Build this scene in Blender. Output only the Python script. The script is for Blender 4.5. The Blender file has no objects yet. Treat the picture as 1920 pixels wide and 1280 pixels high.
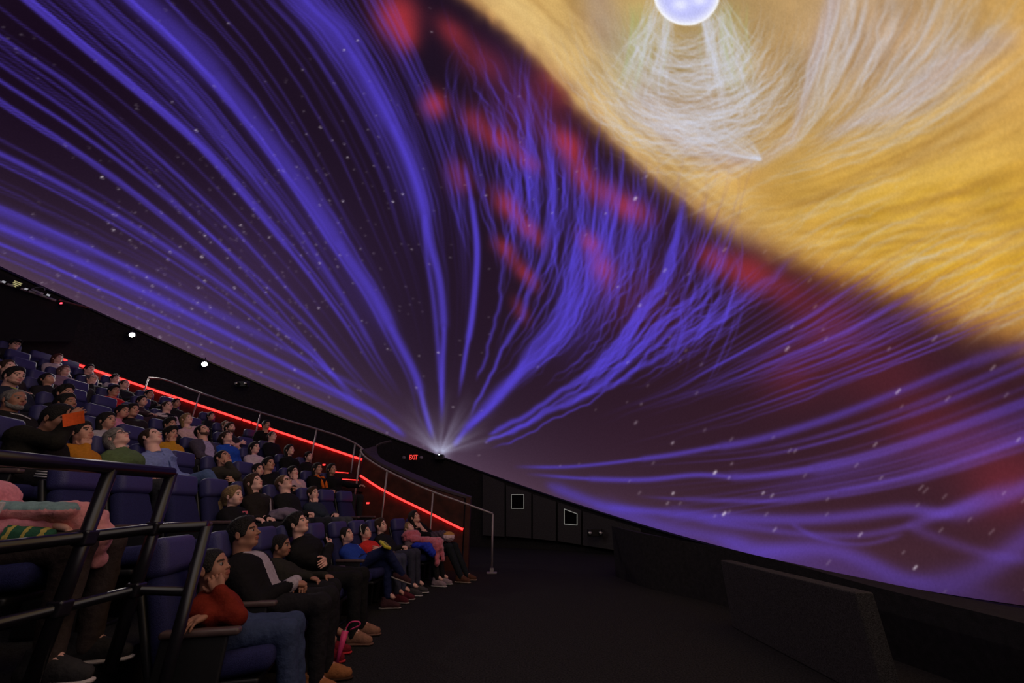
import bpy, math, random
import numpy as np
from mathutils import Matrix, Vector

random.seed(7)
rng = np.random.default_rng(11)
scn = bpy.context.scene
COL = scn.collection

# ------------------------------------------------------------------ camera, world, exposure
FPX, PITCH = 747.0, math.radians(22.9)
CAM = np.array([0.0, 0.0, 1.15])
cam_data = bpy.data.cameras.new('camera')
cam_data.sensor_fit = 'HORIZONTAL'
cam_data.sensor_width = 36.0
cam_data.lens = FPX * 36.0 / 1920.0
cam_data.clip_start = 0.02
cam_data.clip_end = 200
camera = bpy.data.objects.new('camera', cam_data)
camera.location = CAM
camera.rotation_euler = (math.pi / 2 + PITCH, 0, 0)
COL.objects.link(camera)
scn.camera = camera

world = bpy.data.worlds.new('world')
scn.world = world
world.use_nodes = True
world.node_tree.nodes['Background'].inputs[0].default_value = (0.0, 0.0, 0.0, 1)
world.node_tree.nodes['Background'].inputs[1].default_value = 0.0

scn.view_settings.view_transform = 'Standard'
scn.view_settings.look = 'None'
scn.view_settings.exposure = 0.0
scn.view_settings.gamma = 1.0
scn.view_settings.use_curve_mapping = False

# ------------------------------------------------------------------ measuring helpers
_R = np.array([1.0, 0, 0])
_F = np.array([0, math.cos(PITCH), math.sin(PITCH)])
_U = np.array([0, -math.sin(PITCH), math.cos(PITCH)])


def ray(x, y):
    return (x - 960) / FPX * _R + (640 - y) / FPX * _U + _F


def at_y(x, y, Y):
    d = ray(x, y)
    return CAM + d * (Y / d[1])


def at_x(x, y, X):
    d = ray(x, y)
    return CAM + d * (X / d[0])


def at_z(x, y, Z):
    d = ray(x, y)
    return CAM + d * ((Z - CAM[2]) / d[2])


def project(P):
    d = np.asarray(P, float) - CAM
    zc = d @ _F
    zs = np.where(zc > 0.05, zc, 0.05)
    return 960 + FPX * (d @ _R) / zs, 640 - FPX * (d @ _U) / zs, zc


# ------------------------------------------------------------------ object helpers
def srgb(r, g, b):
    c = np.array([r, g, b], float) / 255
    return tuple(np.where(c <= .04045, c / 12.92, ((c + .055) / 1.055) ** 2.4))


MATS = {}


def mat(name, col, rough=.7, metal=0.0, noise=0.0, nscale=40.0, bump=0.0, bscale=60.0, spec=.3, emit=None, estr=0.0, sheen=0.0):
    if name in MATS:
        return MATS[name]
    m = bpy.data.materials.new(name)
    m.use_nodes = True
    nt = m.node_tree
    b = nt.nodes['Principled BSDF']
    b.inputs['Base Color'].default_value = (*col, 1)
    b.inputs['Roughness'].default_value = rough
    b.inputs['Metallic'].default_value = metal
    b.inputs['Specular IOR Level'].default_value = spec
    if sheen:
        b.inputs['Sheen Weight'].default_value = sheen
    if emit is not None:
        b.inputs['Emission Color'].default_value = (*emit, 1)
        b.inputs['Emission Strength'].default_value = estr
    if noise or bump:
        tc = nt.nodes.new('ShaderNodeTexCoord')
    if noise:
        n = nt.nodes.new('ShaderNodeTexNoise')
        n.inputs['Scale'].default_value = nscale
        n.inputs['Detail'].default_value = 5
        nt.links.new(tc.outputs['Object'], n.inputs['Vector'])
        mr = nt.nodes.new('ShaderNodeMapRange')
        mr.inputs['From Min'].default_value = .25
        mr.inputs['From Max'].default_value = .75
        mr.inputs['To Min'].default_value = 1 - noise
        mr.inputs['To Max'].default_value = 1 + noise
        nt.links.new(n.outputs['Fac'], mr.inputs['Value'])
        vm = nt.nodes.new('ShaderNodeVectorMath')
        vm.operation = 'SCALE'
        vm.inputs[0].default_value = col
        nt.links.new(mr.outputs['Result'], vm.inputs['Scale'])
        nt.links.new(vm.outputs['Vector'], b.inputs['Base Color'])
    if bump:
        n2 = nt.nodes.new('ShaderNodeTexNoise')
        n2.inputs['Scale'].default_value = bscale
        n2.inputs['Detail'].default_value = 4
        nt.links.new(tc.outputs['Object'], n2.inputs['Vector'])
        bp = nt.nodes.new('ShaderNodeBump')
        bp.inputs['Strength'].default_value = bump
        bp.inputs['Distance'].default_value = .02
        nt.links.new(n2.outputs['Fac'], bp.inputs['Height'])
        nt.links.new(bp.outputs['Normal'], b.inputs['Normal'])
    MATS[name] = m
    return m


def glow(name, col, strength):
    if name in MATS:
        return MATS[name]
    m = bpy.data.materials.new(name)
    m.use_nodes = True
    nt = m.node_tree
    nt.nodes.clear()
    o = nt.nodes.new('ShaderNodeOutputMaterial')
    e = nt.nodes.new('ShaderNodeEmission')
    e.inputs['Color'].default_value = (*col, 1)
    e.inputs['Strength'].default_value = strength
    nt.links.new(e.outputs[0], o.inputs[0])
    MATS[name] = m
    return m


def mk_mesh(name, V, F, mats=(), midx=None, smooth=False):
    """V (n,3); F is an (m,4) int array or a list of index tuples."""
    me = bpy.data.meshes.new(name)
    V = np.ascontiguousarray(V, dtype=np.float32)
    if isinstance(F, np.ndarray) and F.ndim == 2:
        k = F.shape[1]
        n = len(F)
        me.vertices.add(len(V))
        me.vertices.foreach_set('co', V.ravel())
        me.loops.add(n * k)
        me.loops.foreach_set('vertex_index', np.ascontiguousarray(F, dtype=np.int32).ravel())
        me.polygons.add(n)
        me.polygons.foreach_set('loop_start', np.arange(0, n * k, k, dtype=np.int32))
        me.update(calc_edges=True)
    else:
        me.from_pydata([tuple(map(float, v)) for v in V], [], [tuple(int(i) for i in f) for f in F])
    for m in mats:
        me.materials.append(m)
    if midx is not None:
        me.polygons.foreach_set('material_index', np.ascontiguousarray(midx, dtype=np.int32))
    me.polygons.foreach_set('use_smooth', np.full(len(me.polygons), bool(smooth)))
    me.update()
    return me


def link(name, me, parent=None, loc=None, rotz=None):
    o = bpy.data.objects.new(name, me)
    COL.objects.link(o)
    if parent is not None:
        o.parent = parent
    if loc is not None:
        o.location = tuple(float(v) for v in loc)
    if rotz is not None:
        o.rotation_euler = (0, 0, float(rotz))
    return o


def empty(name, loc=(0, 0, 0), rotz=0.0):
    return link(name, None, None, loc, rotz)


def tag(o, label=None, cat=None, group=None, kind=None):
    if label:
        o['label'] = label
    if cat:
        o['category'] = cat
    if group:
        o['group'] = group
    if kind:
        o['kind'] = kind
    return o


class MB:
    """collects simple shapes into one mesh"""

    def __init__(self):
        self.V = []
        self.F = []

    def add(self, V, F):
        o = len(self.V)
        self.V += [tuple(v) for v in V]
        self.F += [tuple(i + o for i in f) for f in F]
        return self

    def box(self, c, size, rot=None, taper=1.0):
        sx, sy, sz = [s / 2 for s in size]
        pts = [(-sx, -sy, -sz), (sx, -sy, -sz), (sx, sy, -sz), (-sx, sy, -sz),
               (-sx * taper, -sy * taper, sz), (sx * taper, -sy * taper, sz), (sx * taper, sy * taper, sz), (-sx * taper, sy * taper, sz)]
        M = rot if rot is not None else Matrix.Identity(3)
        pts = [tuple(M @ Vector(p) + Vector(c)) for p in pts]
        return self.add(pts, [(3, 2, 1, 0), (4, 5, 6, 7), (0, 1, 5, 4), (1, 2, 6, 5), (2, 3, 7, 6), (3, 0, 4, 7)])

    def rbox(self, c, size, r=.02, rot=None, seg=2):
        """box with rounded edges"""
        s = np.array(size) / 2
        r = min(r, s.min() * .98)
        n = seg
        ang = np.linspace(0, math.pi / 2, n + 1)
        # build from superellipsoid-like grid: cube sphere corners
        dirs = []
        k = np.linspace(-1, 1, 2 * n + 2)
        V = []
        idx = {}
        F = []

        def vid(p):
            key = tuple(np.round(p, 5))
            if key not in idx:
                idx[key] = len(V)
                V.append(p)
            return idx[key]
        # per face grid with values: corner arcs
        a = np.concatenate([-np.cos(ang) * 1.0, np.cos(ang)[::-1] * 1.0])
        m = len(a)
        for ax in range(3):
            for sg in (-1, 1):
                u, v = (ax + 1) % 3, (ax + 2) % 3
                g = np.zeros((m, m, 3))
                for i in range(m):
                    for j in range(m):
                        d = np.zeros(3)
                        d[ax] = sg
                        # tangent style mapping
                        ti = math.tan(math.pi / 4 * (-1 + i / n)) if i <= n else math.tan(math.pi / 4 * ((i - n - 1) / n))
                        tj = math.tan(math.pi / 4 * (-1 + j / n)) if j <= n else math.tan(math.pi / 4 * ((j - n - 1) / n))
                        d[u] = ti
                        d[v] = tj
                        d /= np.linalg.norm(d)
                        core = np.zeros(3)
                        core[ax] = sg * (s[ax] - r)
                        core[u] = -(s[u] - r) if i <= n else (s[u] - r)
                        core[v] = -(s[v] - r) if j <= n else (s[v] - r)
                        g[i, j] = core + d * r
                for i in range(m - 1):
                    for j in range(m - 1):
                        q = [vid(g[i, j]), vid(g[i + 1, j]), vid(g[i + 1, j + 1]), vid(g[i, j + 1])]
                        if sg < 0:
                            q = q[::-1]
                        if len(set(q)) >= 3:
                            qq = []
                            for t in q:
                                if t not in qq:
                                    qq.append(t)
                            F.append(tuple(qq))
        M = rot if rot is not None else Matrix.Identity(3)
        V = [tuple(M @ Vector(p) + Vector(c)) for p in V]
        return self.add(V, F)

    def tube(self, pts, r, seg=10, r2=None):
        pts = [np.array(p, float) for p in pts]
        n = len(pts)
        T = []
        for i in range(n):
            t = pts[min(i + 1, n - 1)] - pts[max(i - 1, 0)]
            T.append(t / (np.linalg.norm(t) + 1e-9))
        up = np.array([0, 0, 1.0]) if abs(T[0][2]) < .9 else np.array([1.0, 0, 0])
        N = np.cross(T[0], up)
        N /= np.linalg.norm(N)
        V = []
        for i in range(n):
            N = N - T[i] * (N @ T[i])
            N /= np.linalg.norm(N)
            B = np.cross(T[i], N)
            rr = r if r2 is None else r + (r2 - r) * i / max(n - 1, 1)
            for k in range(seg):
                a = 2 * math.pi * k / seg
                V.append(pts[i] + rr * (math.cos(a) * N + math.sin(a) * B))
        F = []
        for i in range(n - 1):
            for k in range(seg):
                F.append((i * seg + k, i * seg + (k + 1) % seg, (i + 1) * seg + (k + 1) % seg, (i + 1) * seg + k))
        F.append(tuple(range(seg))[::-1])
        F.append(tuple((n - 1) * seg + k for k in range(seg)))
        return self.add(V, F)

    def prism(self, poly, z0, z1):
        n = len(poly)
        V = [(x, y, z0) for x, y in poly] + [(x, y, z1) for x, y in poly]
        F = [tuple(range(n))[::-1], tuple(range(n, 2 * n))]
        F += [(i, (i + 1) % n, n + (i + 1) % n, n + i) for i in range(n)]
        return self.add(V, F)

    def mesh(self, name, material, smooth=False):
        return mk_mesh(name, np.array(self.V), self.F, [material] if material else [], None, smooth)

    def build(self, name, material, parent=None, smooth=False, loc=None, rotz=None):
        return link(name, self.mesh(name, material, smooth), parent, loc, rotz)


def smooth_curve(pts, n=40):
    """Catmull-Rom resampling"""
    P = np.array(pts, float)
    P = np.vstack([2 * P[0] - P[1], P, 2 * P[-1] - P[-2]])
    out = []
    segs = len(P) - 3
    for i in range(segs):
        p0, p1, p2, p3 = P[i:i + 4]
        m = max(2, int(round(n / segs)))
        t = np.linspace(0, 1, m, endpoint=(i == segs - 1))[:, None]
        out.append(.5 * ((2 * p1) + (-p0 + p2) * t + (2 * p0 - 5 * p1 + 4 * p2 - p3) * t ** 2 + (-p0 + 3 * p1 - 3 * p2 + p3) * t ** 3))
    return np.vstack(out)


# ------------------------------------------------------------------ the dome: shape
DC = np.array([-3.402, 6.524, 3.28])
DT, DR = .347, 8.93
DN = np.array([math.sin(DT), 0, math.cos(DT)])
DA = np.array([math.cos(DT), 0, -math.sin(DT)])
DB = np.cross(DN, DA)


def dome_hit(x, y):
    d = ray(x, y)
    d = d / np.linalg.norm(d)
    oc = CAM - DC
    B = oc @ d
    return CAM + d * (-B + math.sqrt(B * B - (oc @ oc - DR * DR)))


def rim_pt(az, k=1.0):
    return DC + DR * k * (math.cos(az) * DA + math.sin(az) * DB)

# ------------------------------------------------------------------ the dome: the projected show
# The show is drawn on a flat chart of the dome (a central projection) and carried over to the dome's own vertices.
CX0, CY0, CW, CH = -400, -500, 2800, 1750


def blur1(a, s, axis):
    r = max(1, int(math.ceil(3 * s)))
    k = np.exp(-.5 * (np.arange(-r, r + 1) / s) ** 2)
    k /= k.sum()
    pad = [(0, 0), (0, 0)]
    pad[axis] = (r, r)
    p = np.pad(a, pad)
    out = np.zeros_like(a)
    n = a.shape[axis]
    for i, w in enumerate(k):
        out += w * (p[i:i + n] if axis == 0 else p[:, i:i + n])
    return out


def resize(a, H, W, f):
    y = np.clip((np.arange(H) + .5) / f - .5, 0, a.shape[0] - 1.001)
    x = np.clip((np.arange(W) + .5) / f - .5, 0, a.shape[1] - 1.001)
    yi, xi = y.astype(int), x.astype(int)
    fy, fx = (y - yi)[:, None].astype(np.float32), (x - xi)[None].astype(np.float32)
    r = a[yi] * (1 - fy) + a[yi + 1] * fy
    return r[:, xi] * (1 - fx) + r[:, xi + 1] * fx


CLASSES = np.array([1.1, 1.6, 2.3, 3.4, 5.0, 7.5, 11, 17, 26, 40])


class Layer:
    def __init__(self, k=1.0, smin=.9):
        self.q = []
        self.k = k
        self.smin = smin

    def stroke(self, pts, sig, alpha, ds=1.2, wav=0.0, wl=120.0, fade=(.06, .12), resample=True):
        P = smooth_curve(pts, max(20, 10 * len(pts))) if resample else np.asarray(pts, float)
        L = np.concatenate([[0], np.cumsum(np.hypot(*np.diff(P, axis=0).T))])
        n = max(4, int(L[-1] / ds))
        s = np.linspace(0, L[-1], n)
        x, y = np.interp(s, L, P[:, 0]), np.interp(s, L, P[:, 1])
        if wav:
            tx, ty = np.gradient(x), np.gradient(y)
            tl = np.hypot(tx, ty) + 1e-6
            ph = rng.uniform(0, 6.28, 3)
            w = wav * (np.sin(2 * np.pi * s / wl + ph[0]) + .6 * np.sin(2 * np.pi * s / (wl * .47) + ph[1]) + .35 * np.sin(2 * np.pi * s / (wl * .23) + ph[2]))
            x, y = x - ty / tl * w, y + tx / tl * w
        u = s / max(L[-1], 1e-6)
        sg = np.interp(u, np.linspace(0, 1, len(np.atleast_1d(sig))), np.atleast_1d(sig)) if np.ndim(sig) else np.full(n, sig)
        al = np.interp(u, np.linspace(0, 1, len(np.atleast_1d(alpha))), np.atleast_1d(alpha)) if np.ndim(alpha) else np.full(n, alpha)
        f0, f1 = fade
        if f0:
            al = al * np.clip(u / f0, 0, 1)
        if f1:
            al = al * np.clip((1 - u) / f1, 0, 1)
        self.q.append((x, y, np.maximum(sg * self.k, self.smin), al, np.full(n, ds)))

    def blob(self, x, y, rx, ry, ang, alpha, n=220):
        """soft elongated cloud"""
        t = rng.normal(0, 1, (n, 2)) * .5
        t[:, 0] *= rx
        t[:, 1] *= ry
        c, s = math.cos(math.radians(ang)), math.sin(math.radians(ang))
        px, py = x + t[:, 0] * c - t[:, 1] * s, y + t[:, 0] * s + t[:, 1] * c
        sg = min(rx, ry) * .55
        area = 2 * math.pi * (.25 * rx * ry + sg * sg)
        self.q.append((px, py, np.full(n, sg), np.full(n, alpha), np.full(n, area / (n * math.sqrt(2 * math.pi) * sg))))

    def render(self):
        x = np.concatenate([q[0] for q in self.q])
        y = np.concatenate([q[1] for q in self.q])
        sg = np.concatenate([q[2] for q in self.q])
        al = np.concatenate([q[3] for q in self.q])
        ds = np.concatenate([q[4] for q in self.q])
        cl = np.argmin(np.abs(np.log(sg[:, None] / CLASSES[None])), axis=1)
        out = np.zeros((CH, CW), np.float32)
        for i, s in enumerate(CLASSES):
            m = cl == i
            if not m.any():
                continue
            f = 1 if s < 4 else (2 if s < 9 else 5)
            h, w = CH // f + 1, CW // f + 1
            px, py = (x[m] - CX0) / f - .5, (y[m] - CY0) / f - .5
            wt = al[m] * (ds[m] / f) * math.sqrt(2 * math.pi) * (s / f)
            xi, yi = np.floor(px).astype(int), np.floor(py).astype(int)
            fx, fy = px - xi, py - yi
            ok = (xi >= 0) & (xi < w - 1) & (yi >= 0) & (yi < h - 1)
            acc = np.zeros(h * w)
            for dx in (0, 1):
                for dy in (0, 1):
                    ww = wt * (fx if dx else 1 - fx) * (fy if dy else 1 - fy)
                    acc += np.bincount(((yi + dy) * w + xi + dx)[ok], ww[ok], minlength=h * w)
            a = acc.reshape(h, w).astype(np.float32)
            a = blur1(blur1(a, s / f, 0), s / f, 1)
            out += a[:CH, :CW] if f == 1 else resize(a, CH, CW, f)
        return out


def family(keys, s, n=40):
    i = min(int(s), len(keys) - 2)
    f = s - i
    def rs(k):
        P = smooth_curve(k, 60)
        L = np.concatenate([[0], np.cumsum(np.hypot(*np.diff(P, axis=0).T))])
        u = np.linspace(0, L[-1], n)
        return np.stack([np.interp(u, L, P[:, 0]), np.interp(u, L, P[:, 1])], 1)
    return rs(keys[i]) * (1 - f) + rs(keys[i + 1]) * f


# ---- violet field lines, fan on the left (from the outside in towards the foot of the fan)
K = [
    [(-260, 375), (0, 480), (250, 592), (480, 698), (690, 792), (766, 834)],
    [(-260, 315), (0, 425), (200, 512), (400, 612), (600, 718), (700, 772), (762, 820)],
    [(-260, 170), (0, 288), (200, 393), (400, 522), (560, 645), (660, 735), (722, 788)],
    [(-240, 30), (0, 188), (150, 286), (300, 398), (450, 528), (580, 652), (660, 742), (706, 790)],
    [(-220, -90), (0, 68), (150, 172), (300, 298), (450, 442), (580, 590), (660, 690), (716, 752)],
    [(-140, -160), (48, 0), (230, 150), (345, 248), (400, 302), (470, 382), (560, 490), (640, 596), (700, 690), (742, 748)],
    [(20, -140), (165, 0), (225, 55), (350, 168), (450, 290), (525, 382), (600, 490), (665, 592), (715, 680), (755, 745)],
    [(130, -120), (260, 0), (375, 108), (475, 228), (550, 328), (600, 402), (650, 478), (700, 552), (740, 628), (780, 707), (797, 770), (812, 824)],
    [(290, -140), (400, 0), (500, 122), (580, 252), (650, 382), (710, 502), (752, 602), (786, 690), (806, 745)],
    [(490, -130), (572, 0), (628, 55), (678, 130), (726, 215), (766, 302), (792, 380), (806, 455), (824, 528), (832, 612), (830, 682), (828, 795)],
    [(600, -140), (668, 0), (738, 122), (790, 242), (828, 360), (848, 482), (853, 602), (848, 700), (842, 762)],
    [(680, -120), (756, 40), (826, 195), (868, 332), (884, 452), (884, 562), (874, 650), (858, 745)],
]
V = Layer(.80, 1.45)
V.stroke(K[7], (17, 19, 17, 14, 11, 7, 3.5), (.35, .42, .45, .5, .65, .95, 1.0), fade=(0, .02))
V.stroke(np.array(K[7]) + (-14, 4), (5, 4, 3, 3, 3), (.5, .5, .45, .4, .2))
V.stroke(K[9], (26, 22, 15, 9, 7, 5, 4), (.55, .62, .75, .95, 1.0, .95, .9), fade=(0, .06))
V.stroke([(792, 400), (800, 480), (812, 560), (821, 648), (826, 720), (830, 780)], (4, 5, 4, 3), (.5, .6, .6, .6))
V.stroke(K[5], (3, 3.6, 4, 4, 3.2, 2.6), (.95, .95, .9, .85, .8, .6), fade=(0, .15))
V.stroke(np.array(K[5]) + (9, -3), 1.6, .5)
V.stroke(K[6], (6, 7, 6, 5, 4, 3), (.75, .75, .7, .65, .6, .5))
V.stroke(K[1], (6.5, 6.5, 6, 5, 5, 4.5), (.8, .8, .75, .75, .9, 1.0), fade=(0, .02))
V.stroke(np.array(K[1]) + (0, -30), (8, 9, 7, 5, 4), (.5, .55, .5, .45, .3))
V.stroke(np.array(K[2]) + (0, 0), (5, 5, 4, 3, 2.5), (.85, .85, .75, .65, .4))
V.stroke(np.array(K[2]) + (-6, 16), (2, 2.3, 2, 2), (.6, .6, .5, .3))
V.stroke(K[3], (3, 3, 3, 2.3), (.65, .65, .6, .4))
V.stroke(np.array(K[3]) + (4, -34), (3, 3.4, 3, 2.3), (.6, .6, .55, .4))
V.stroke(np.array(K[3]) + (0, 8), 1.6, .4)
V.stroke(K[4], (2.6, 3, 3, 2.3), (.7, .7, .65, .45))
V.stroke(np.array(K[4]) + (-8, 46), (2.3, 2.6, 2.3, 2), (.6, .6, .5, .3))
V.stroke(K[0], (2.3, 2.3, 2.3, 3), (.42, .42, .4, .5))
V.stroke(np.array(K[0]) + (0, -22), (2.3, 2.3, 2.3, 3), (.45, .5, .4, .3))
for s in np.concatenate([rng.uniform(.1, 2.4, 16), rng.uniform(2.4, 5, 11), rng.uniform(5, 9, 46), rng.uniform(8.7, 11, 34)]):
    P = family(K, s)
    a = rng.uniform(.10, .40)
    e = rng.uniform(.66, 1.0)
    V.stroke(P[:int(40 * e)], (rng.choice([1.1, 1.6, 2.3]), rng.choice([1.1, 1.6, 2.3])), (a, a, a * .8, a * .5), wav=rng.uniform(0, 1.6), wl=300, fade=(0, .35), resample=False)
for x, c in ((885, 0), (862, 3)):
    V.stroke([(868 + c, 300), (886 + c, 400), (893 + c, 480), (884 + c, 590), (872 + c, 660), (858 + c, 748)], (3, 4, 4, 2), (.5, .8, .8, .5))
# soft veils between the lines
V.stroke([(180, -80), (330, 60), (470, 215), (580, 370), (680, 540), (750, 680)], 26, .20)
V.stroke([(470, -120), (590, 40), (690, 190), (760, 330), (800, 460)], 26, .26)
V.stroke([(-200, 330), (0, 425), (230, 530), (480, 660)], 26, .20)

# ---- violet streams on the right
RK = [
    [(893, 715), (915, 652), (930, 600), (938, 540), (946, 480), (950, 400), (940, 300), (900, 190), (850, 80), (800, -60)],
    [(880, 788), (910, 722), (936, 670), (956, 630), (976, 596), (990, 560), (1012, 500), (1032, 420), (1040, 330), (1010, 210), (960, 100)],
    [(850, 836), (880, 797), (915, 762), (940, 732), (986, 690), (1040, 640), (1070, 590), (1090, 540), (1110, 480), (1128, 400), (1140, 320), (1110, 230)],
    [(915, 816), (972, 786), (1050, 736), (1110, 692), (1160, 642), (1192, 592), (1230, 542), (1255, 490), (1272, 430), (1282, 350)],
    [(908, 831), (980, 798), (1060, 756), (1112, 730), (1170, 682), (1210, 642), (1250, 600), (1300, 560), (1350, 500), (1390, 440)],
    [(1050, 786), (1130, 748), (1200, 712), (1260, 672), (1330, 622), (1400, 572), (1480, 510), (1540, 450)],
    [(1090, 800), (1250, 744), (1350, 694), (1450, 644), (1560, 582), (1700, 492), (1800, 420)],
    [(1180, 785), (1300, 744), (1450, 692), (1600, 634), (1750, 560), (1920, 465), (2050, 390)],
    [(1120, 862), (1300, 818), (1500, 752), (1700, 676), (1850, 618), (2080, 540)],
]
V.stroke(RK[2][:8], (3.4, 6, 9, 10, 9, 9, 10, 12), (1.0, 1.0, .95, .9, .95, .85, .6, .4), fade=(.02, .1))
V.stroke([(872, 806), (908, 775), (945, 735), (968, 705), (985, 672), (1010, 640), (1042, 602), (1062, 560), (1076, 500), (1086, 430)], (3.4, 5, 7, 9, 10, 11, 12), (.9, .85, .8, .75, .6, .45, .3))
V.stroke(RK[1], (3, 3.4, 5, 5, 5, 3.4), (.9, .9, .75, .5, .35, .2), wav=1.5)
V.stroke(RK[0][:6], (2.3, 3, 3.4, 3), (.55, .6, .5, .3), wav=2)
V.stroke(RK[3], (3.4, 4, 5, 6, 7, 6, 4), (.95, .9, .8, .75, .7, .6, .3), fade=(.02, .1), wav=1.5)
V.stroke(np.array(RK[3]) + (9, 9), (2.3, 3, 3.4, 3), (.6, .6, .5, .3), wav=2)
V.stroke(RK[4], (3, 4, 6, 6, 5, 4, 3), (.95, .9, .85, .7, .55, .4, .2), fade=(.02, .1), wav=1.5)
V.stroke(np.array(RK[4]) + (14, 12), (2, 2.3, 3, 3), (.6, .6, .5, .25), wav=2)
V.stroke(np.array(RK[5]) + (0, -20), (3, 4, 6, 5), (.4, .6, .5, .25), wav=3)
for s in rng.uniform(.0, 2.2, 46):
    P = family(RK, s)
    i0 = rng.integers(5, 18)
    a = rng.uniform(.15, .5)
    V.stroke(P[i0:rng.integers(26, 40)], (1.8, 1.8, 1.5), (a, a, a * .8), wav=rng.uniform(1, 5), wl=rng.uniform(100, 240), fade=(.25, .25), resample=False)
for s in rng.uniform(1.6, 5.2, 120):
    P = family(RK, s)
    i0 = rng.integers(8, 22)
    a = rng.uniform(.12, .46)
    V.stroke(P[i0:rng.integers(26, 40)], (1.5, 1.9, 1.5), (a, a, a * .8), wav=rng.uniform(1.5, 6), wl=rng.uniform(90, 230), fade=(.3, .25), resample=False)
for s in rng.uniform(5, 8, 60):
    P = family(RK, s)
    i0 = rng.integers(0, 16)
    a = rng.uniform(.12, .36)
    V.stroke(P[i0:], (1.6, 2.3, 2.3, 2.3), (a * .6, a, a, a), wav=rng.uniform(0, 3), wl=300, fade=(.35, .1), resample=False)
# upright threads between the red clouds and the rim of the disc
for i in range(190):
    x0 = rng.uniform(860, 1330)
    y0 = 330 + (x0 - 870) * .55 + rng.uniform(-60, 160)
    L = rng.uniform(120, 330)
    lean = np.interp(x0, [870, 1000, 1150, 1320], [-.32, -.12, .15, .5])
    P = [(x0, y0), (x0 + lean * L * .35 + rng.uniform(-6, 6), y0 - L * .35), (x0 + lean * L * .6 + rng.uniform(-9, 9), y0 - L * .7), (x0 + lean * L * .55 + rng.uniform(-14, 14), y0 - L)]
    a = rng.uniform(.12, .42)
    V.stroke(P, (1.5, 1.9, 1.5), a, wav=rng.uniform(0, 2.5), wl=180, fade=(.3, .35))
V.stroke([(1228, 560), (1250, 500), (1268, 440), (1280, 385), (1288, 330)], (6, 5, 4), (.3, .6, .4))
V.blob(1090, 590, 45, 95, 25, .22)
V.blob(1150, 450, 60, 100, 20, .26)
V.blob(1010, 330, 60, 160, -5, .12)
V.blob(960, 150, 50, 120, -20, .10)
# the long bands low on the right
V.stroke([(962, 875), (1080, 874), (1235, 856), (1330, 840), (1420, 824), (1560, 782), (1700, 728), (1850, 668), (2080, 600)], (2.6, 3.4, 6, 6, 8, 11), (.7, .85, .7, .6, .45, .35), fade=(.05, 0))
V.stroke([(985, 888), (1100, 897), (1210, 899), (1305, 890), (1400, 893), (1530, 878), (1650, 850), (1800, 800), (2080, 700)], (2.6, 4, 5, 8, 8, 9, 12), (.6, .85, .8, .8, .65, .5, .4), fade=(.06, 0))
V.stroke([(1190, 930), (1300, 936), (1450, 939), (1530, 930), (1650, 908), (1800, 868), (2080, 760)], (3, 4, 5, 7, 9, 11), (.2, .5, .6, .55, .5, .4))
V.stroke([(1110, 948), (1200, 956), (1350, 970), (1500, 974), (1600, 967), (1700, 955), (1780, 962), (1860, 938), (2080, 850)], (5, 8, 8, 8, 11, 15, 20), (.5, .8, .75, .7, .75, .75, .5), fade=(.05, 0))
V.stroke([(1300, 975), (1400, 988), (1500, 1000), (1600, 1004), (1680, 992), (1740, 972), (1800, 950), (1900, 900)], (5, 7, 7, 8, 9), (.4, .5, .45, .5, .4))
V.stroke([(1480, 980), (1540, 1010), (1620, 1020), (1700, 1000)], 4, .35)
V.stroke([(1020, 905), (1080, 930), (1150, 956), (1250, 990), (1340, 1008), (1430, 1035)], (7, 11, 15, 17, 17), (.55, .6, .6, .55, .5))
V.stroke([(1380, 1045), (1470, 1030), (1550, 1030), (1620, 1052), (1700, 1088), (1780, 1092), (1860, 1060), (1960, 990), (2080, 940)], (11, 15, 16, 17, 20, 26, 26), (.5, .7, .75, .65, .6, .5, .45))
V.stroke([(1340, 1010), (1500, 1055), (1650, 1090), (1920, 1135)], 20, .45)
V.stroke([(1700, 985), (1790, 1020), (1880, 1045), (1960, 1050)], 9, .3)
for s in rng.uniform(0, 1, 26):
    y0 = 800 + 150 * s
    P = [(1150 + 200 * rng.random(), y0 + 40), (1450, y0 + 20 - 20 * s), (1700, y0 - 60 + 20 * s), (2000, y0 - 190 + 60 * s)]
    V.stroke(P, (1.6, 3, 5), rng.uniform(.08, .25), fade=(.4, 0))

# ---- the long threads that run over the disc
PALE = Layer()
SW = [[(1440, 302), (1490, 232), (1522, 130), (1546, 40), (1562, -120)], [(1455, 302), (1540, 232), (1612, 122), (1652, 30), (1684, -120)], [(1480, 312), (1592, 242), (1692, 152), (1772, 50), (1840, -120)],
      [(1400, 342), (1562, 292), (1722, 212), (1852, 112), (2000, -40)], [(1350, 392), (1522, 362), (1702, 292), (1852, 212), (2060, 100)], [(1300, 432), (1502, 422), (1702, 372), (1852, 322), (2060, 230)],
      [(1380, 502), (1552, 472), (1722, 442), (1852, 420), (2060, 360)], [(1500, 528), (1652, 514), (1802, 492), (2060, 440)]]
CREAM = Layer()
for i in range(320):      # sweeps on the right of the disc
    s = 7 * rng.random() ** 1.15
    PP = family(SW, s)[rng.integers(0, 16):rng.integers(28, 40)] + rng.normal(0, 5, 2)
    a = rng.uniform(.04, .22) * (1.0 if s < 3.5 else .45)
    (PALE if s < 3.4 + rng.normal(0, .5) else CREAM).stroke(PP, (1.4, 2.4, 3.2) if s < 3.5 else (2.3, 4, 6), a, wav=rng.uniform(1, 6), wl=rng.uniform(140, 320), fade=(.25, .25), resample=False)
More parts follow.
